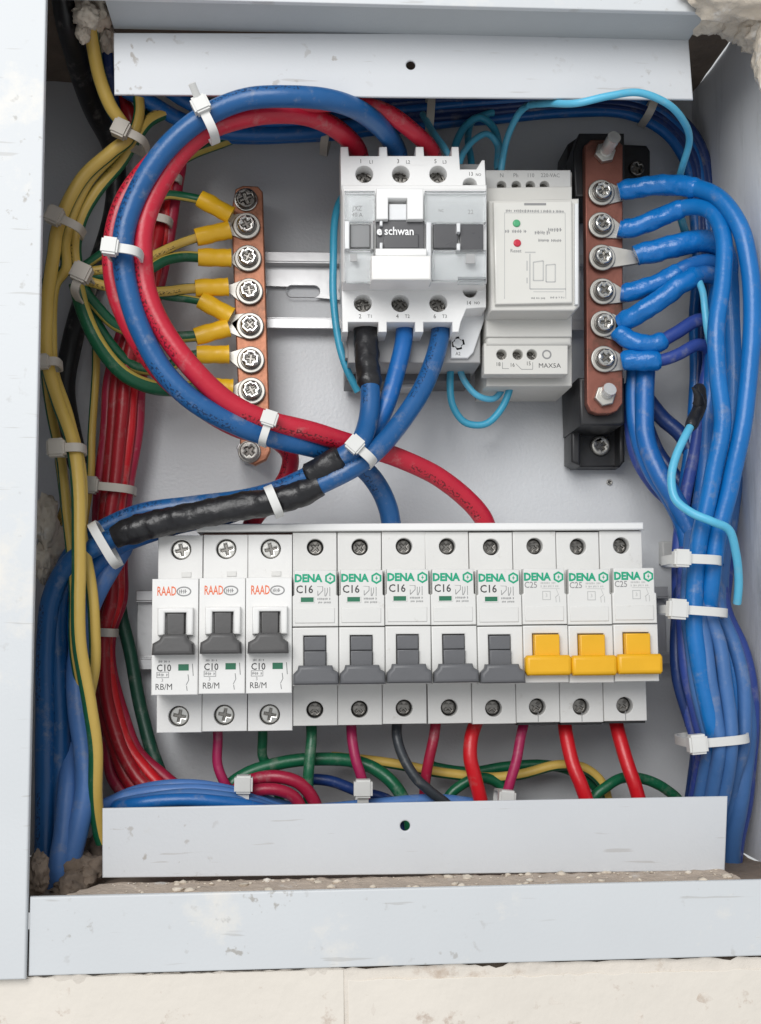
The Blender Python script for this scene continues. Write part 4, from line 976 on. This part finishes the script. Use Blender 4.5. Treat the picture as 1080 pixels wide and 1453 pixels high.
tag(plate_screw, 'tiny bare screw head in the plate below the black insulator', 'screw')
mount = put('tie_mount', finish(plate_mesh(pxpoly(pxrect(940, 768, 962, 800), 6), [], 0, 6, .8), TIE))
tag(mount, 'square white adhesive tie mount stuck to the plate behind the bundle', 'tie mount')
wire('control_wire', [(992, 395, 56), (999, 415, 60), (1002, 440, 62), (1006, 470, 62), (1013, 500, 58)], 1.45, CYANL, 'short pale cyan wire crossing behind the bright blue cables', CG)
wire('control_wire', [(962, 292, 36), (968, 315, 38), (978, 345, 38)], 1.7, CYAN, 'short cyan wire under the second taped cable', CG)

# ------------------------------------------------------------------ red bundle
RG = 'dark red wires in the vertical bundle'
for i in range(5):
    o = i-2
    hh = 20+(2-abs(o))*4.5
    wire('line_wire', [(248+o*4, 232, 22), (232+o*6, 300, 22), (212+o*8, 390, hh), (192+o*9, 470, hh), (177+o*10.5, 540, hh), (172+o*11, 610, hh), (162+o*10.5, 690, hh), (156+o*9, 745, hh), (158+o*7.5, 800, hh), (158+o*6.5, 850, hh), (148+o*4.5, 897, hh), (148+o*5, 950, hh), (155+o*8, 1010, hh), (172+o*10, 1062, hh+4), (196+o*18, 1102, hh+8), (232+o*22, 1146, hh+12), (248+o*22, 1224, hh+8)],
         2.75, [CRIMSON, DKRED, DKRED, REDB, CRIMSON][i], ['crimson wire at the edge of the tied vertical red bundle', 'dark red wire inside the tied vertical red bundle', 'dark red wire inside the tied vertical red bundle', 'brightest red wire in the tied vertical red bundle', 'crimson wire at the edge of the tied vertical red bundle'][i], RG)
wire('thin_red_wire', [(92, 830, 36), (93, 900, 38), (92, 960, 40), (100, 1040, 40), (100, 1110, 40)], 1.7, DKRED, 'thin dark red wire low between blue cable and yellow wire')
wire('green_lead', [(168, 815, 12), (172, 870, 13), (186, 930, 14), (200, 1000, 16), (215, 1065, 20), (238, 1125, 24)], 2.8, DKGREEN, 'dark green wire slanting down beside the end breaker')

# ------------------------------------------------------------------ wires below the breakers
UG = 'outgoing wires below the breakers'
def dive(pts, head=False):
    x, y, h = pts[-1]
    q = list(pts)+[(x+(x-pts[-2][0])*.3, 1222, min(h, 32))]
    if head and pts[0][1] > 1115: q = [(pts[0][0]+(pts[0][0]-pts[1][0])*.4, 1218, 26)]+q
    return q
def out(pts, r, m, label): wire('outgoing_wire', dive(pts), r, m, label, UG)
out([(309, 1022, 36), (310, 1050, 36), (310, 1085, 36), (318, 1108, 36), (330, 1128, 34), (345, 1160, 30)], 2.0, MAGENTA, 'crimson wire dropping from the second orange-lettered breaker')
out([(372, 1022, 34), (372, 1050, 32), (373, 1075, 30), (385, 1095, 28), (400, 1150, 26)], 2.0, GREEN, 'green wire dropping from the third orange-lettered breaker')
out([(441, 1016, 36), (441, 1045, 40), (438, 1080, 42), (437, 1108, 42), (440, 1150, 38)], 2.2, GREEN, 'green wire dropping straight from the first C16 breaker')
out([(499, 1016, 36), (500, 1045, 40), (505, 1075, 42), (514, 1105, 42), (520, 1150, 38)], 2.1, MAGENTA, 'pink crimson wire dropping into a white tie head')
out([(564, 1016, 36), (565, 1045, 40), (575, 1075, 42), (592, 1105, 44), (610, 1122, 44), (640, 1150, 40)], 2.1, GREYW, 'dark slate wire curving under its breaker')
out([(618, 1016, 36), (615, 1045, 38), (608, 1080, 38), (602, 1110, 36), (600, 1150, 34)], 2.2, CRIMSON, 'dark red wire slanting from the fourth C16 breaker')
out([(678, 1016, 36), (668, 1045, 40), (666, 1075, 42), (673, 1105, 42), (684, 1150, 40)], 2.9, REDB, 'thick bright red cable from the last C16 breaker')
out([(744, 1016, 36), (738, 1045, 40), (733, 1080, 42), (724, 1112, 42), (715, 1150, 40)], 2.1, MAGENTA, 'magenta wire from the first yellow-toggled breaker')
out([(798, 1016, 36), (802, 1045, 40), (812, 1085, 44), (826, 1118, 46), (840, 1160, 44)], 2.9, REDB, 'thick red cable from the middle yellow-toggled breaker')
out([(872, 1016, 36), (878, 1045, 40), (890, 1085, 44), (902, 1120, 46), (910, 1160, 44)], 2.9, REDB, 'thick red cable from the end yellow-toggled breaker')
LG = 'wires lying along the lower flange'
def low(pts, r, m, label): wire('trunk_wire', dive(pts, True), r, m, label, LG)
low([(320, 1122, 32), (345, 1100, 32), (385, 1085, 32), (440, 1077, 32), (500, 1079, 32), (540, 1095, 34), (565, 1120, 36), (580, 1160, 36)], 2.7, GREEN, 'green wire arching behind the lower wires and diving at the flange')
low([(470, 1074, 24), (520, 1078, 24), (570, 1086, 24), (630, 1096, 24), (690, 1103, 24), (740, 1098, 24), (790, 1087, 24), (830, 1092, 24), (855, 1112, 24), (865, 1150, 24)], 2.2, GY_Y2, 'long yellow and green wire snaking behind the red cables')
low([(610, 1086, 18), (670, 1096, 18), (720, 1088, 18), (770, 1086, 18), (815, 1098, 18), (850, 1125, 18)], 2.2, GREEN, 'green wire following the long yellow and green one')
low([(635, 1135, 26), (652, 1116, 26), (680, 1104, 26), (712, 1120, 24)], 2.2, GREEN, 'short green wire rising beside the thick bright red cable')
low([(838, 1135, 34), (862, 1114, 34), (885, 1104, 32), (915, 1106, 30), (945, 1120, 28), (968, 1145, 26)], 2.2, GREEN, 'green arch behind the end red cable')
low([(338, 1118, 40), (362, 1106, 42), (395, 1103, 44), (425, 1112, 44), (446, 1138, 42), (455, 1180, 38)], 2.6, CRIMSON, 'upper crimson arch beside the white tie')
low([(340, 1132, 46), (365, 1120, 48), (395, 1120, 48), (420, 1134, 46), (430, 1160, 44)], 2.4, CRIMSON, 'lower crimson arch beside the white tie')
low([(436, 1106, 30), (470, 1110, 30), (510, 1125, 30), (560, 1142, 28)], 2.3, NAVY, 'navy wire passing behind the green wire at the flange')
BP = 'pale blue wires on the lower flange'
for i in range(4):
    wire('trunk_wire', [(140, 1150-i*2, 40+i*4), (190, 1142-i*6, 58-i*5), (240, 1136-i*7, 60-i*5), (290, 1135-i*6.5, 60-i*5), (345, 1140-i*4.5, 58-i*4), (420, 1160-i*4, 48-i*3), (520, 1154-i*4, 40), (620, 1147-i*4, 38), (700, 1146, 36), (780, 1158, 34), (815-i*9, 1222, 26+i*2)], 2.5, [BLUEM, STEELB, BLUEP, BLUEP][i], ['deep blue wire lying lowest against the flange edge', 'grey blue wire lying above the deep blue one at the flange', 'pale blue wire bowing up above the lower flange', 'pale blue wire bowing up above the lower flange'][i], BP)

# ------------------------------------------------------------------ cable ties
def tie(a, b, h, depth, m, label, wd=3.4, head=True, group='white nylon cable ties', headsize=1.0, tail=False):
    """band whose front crosses from pixel a to pixel b at height h; head sits at a"""
    A, B = W(*a, h), W(*b, h)
    root = thing('cable_tie', (A+B)/2, label, 'cable tie', group)
    u = (B-A); hw = u.length/2; u.normalize(); nrm = Vector((0, -1, 0)); al = u.cross(nrm).normalized()
    c = (A+B)/2-nrm*(depth*.0005)
    N = 36; vs = []; fs = []
    for i in range(N):
        t = 2*math.pi*i/N; ca, sa = math.cos(t), math.sin(t)
        e = .62
        x = math.copysign(abs(ca)**e, ca); y = math.copysign(abs(sa)**e, sa)
        for (off, s) in ((0, -1), (0, 1), (.9, 1), (.9, -1)):
            vs.append(c+u*(x*(hw+off*.001))+nrm*(y*(depth*.0005+off*.001))+al*(s*wd*.0005))
    for i in range(N):
        j = (i+1) % N
        for k in range(4):
            k2 = (k+1) % 4
            fs.append((i*4+k, i*4+k2, j*4+k2, j*4+k))
    me = bpy.data.meshes.new('b'); me.from_pydata([tuple(v) for v in vs], [], fs)
    bm = bmesh.new(); bm.from_mesh(me); bmesh.ops.recalc_face_normals(bm, faces=bm.faces); bm.to_mesh(me); bm.free()
    put('band', finish(me, m, ang=50), root)
    if head:
        hs = headsize
        bm = bmesh.new(); bmesh.ops.create_cube(bm, size=1)
        R = Matrix((u, al, nrm)).transposed()
        bmesh.ops.bevel(bm, geom=bm.edges[:]+bm.verts[:], offset=.12, segments=2, affect='EDGES')
        cc = A+u*(.0012)+nrm*.0006
        for v in bm.verts: v.co = cc+R @ Vector((v.co.x*.0062*hs, v.co.y*.0064*hs, v.co.z*.0048*hs))
        me = bpy.data.meshes.new('h'); bm.to_mesh(me); bm.free()
        hd = put('head', finish(me, m, ang=40), root)
        if tail:
            p = [cc-u*(.0005*i)-al*0+nrm*(.0004*i) for i in range(14)]
            put('tail', finish(tube_mesh(p, 1.4, 8, 0, 0, 0, .4), m), root)
    return root
tie((283, 146), (303, 186), 103, 13, TIE, 'white tie on the big loop just under the flange', tail=True)
tie((152, 350), (196, 356), 97, 15, TIE, 'white tie clasping the loop where it runs straight down')
tie((384, 590), (372, 626), 83, 12, TIE, 'white tie on the loop in front of the copper earth bar', wd=2.9, headsize=.95)
tie((500, 628), (530, 654), 79, 16, TIE, 'white tie gathering the load cables at their crossing', wd=3.6)
tie((380, 690), (396, 728), 73, 14, TIE, 'white tie at the end of the long black tape', head=False)
tie((128, 742), (162, 800), 69, 16, TIE, 'white tie on the black taped cable behind the earth wire', head=False)
tie((168, 182), (203, 198), 63, 15, TIEOLD, 'dusty tie knot under the yellow cable by the flange', headsize=1.1)
tie((74, 305), (112, 322), 59, 13, TIEOLD, 'dusty tie on the curve of the yellow earth wires', headsize=1.1)
tie((118, 384), (104, 412), 62, 24, TIEOLD, 'dusty tie knot where the earth wires spread to the lugs', headsize=1.2)
tie((56, 514), (80, 512), 60, 12, TIEOLD, 'small dusty tie on two earth wires beside the frame', headsize=.9)
tie((76, 636), (114, 634), 65, 14, TIEOLD, 'dusty tie on the earth wires with its head against the frame side', headsize=1.1)
tie((124, 688), (186, 694), 34, 16, TIEOLD, 'dusty tie round the red bundle above the taped cable', headsize=1.1)
tie((136, 897), (160, 898), 34, 14, TIEOLD, 'small dusty tie on the red bundle below the taped cable', head=False)
tie((226, 248), (254, 252), 28, 10, TIEOLD, 'dusty band on the red wires behind the loop, higher one', head=False)
tie((212, 306), (240, 312), 30, 14, TIEOLD, 'dusty band on the red wires behind the loop, lower one', head=False)
tie((962, 792), (1029, 795), 82, 26, TIE, 'white tie on the far blue bundle below the cyan wire', wd=3.6, headsize=1.05)
tie((956, 864), (1039, 870), 80, 28, TIE, 'white tie on the far blue bundle, level with the marker strips', wd=3.4, headsize=1.2)
tie((984, 1056), (1070, 1048), 76, 28, TIE, 'white tie low on the far blue bundle above the flange', wd=3.4, headsize=1.15)
tie((613, 128), (610, 180), 32, 24, TIEOLD, 'greyish tie on the navy bundle under the flange', head=False)
tie((468, 168), (460, 200), 28, 18, TIEOLD, 'greyish tie on the navy bundle behind the red cable', head=False)
tie((932, 136), (922, 160), 30, 16, TIEOLD, 'greyish tie on the navy bundle behind the cyan wire', head=False)
tie((346, 1108), (345, 1146), 55, 22, TIE, 'white tie with squared head on the lower crimson wires', wd=4.4, headsize=1.1)
tie((515, 1114), (515, 1146), 49, 20, TIE, 'white tie head under the pink crimson wire', wd=4.4, headsize=1.15)
tie((719, 1128), (717, 1150), 49, 18, TIE, 'white tie head under the magenta wire', wd=4.4, headsize=1.05)
for o in S.objects:
    if '_w' in o: del o['_w']
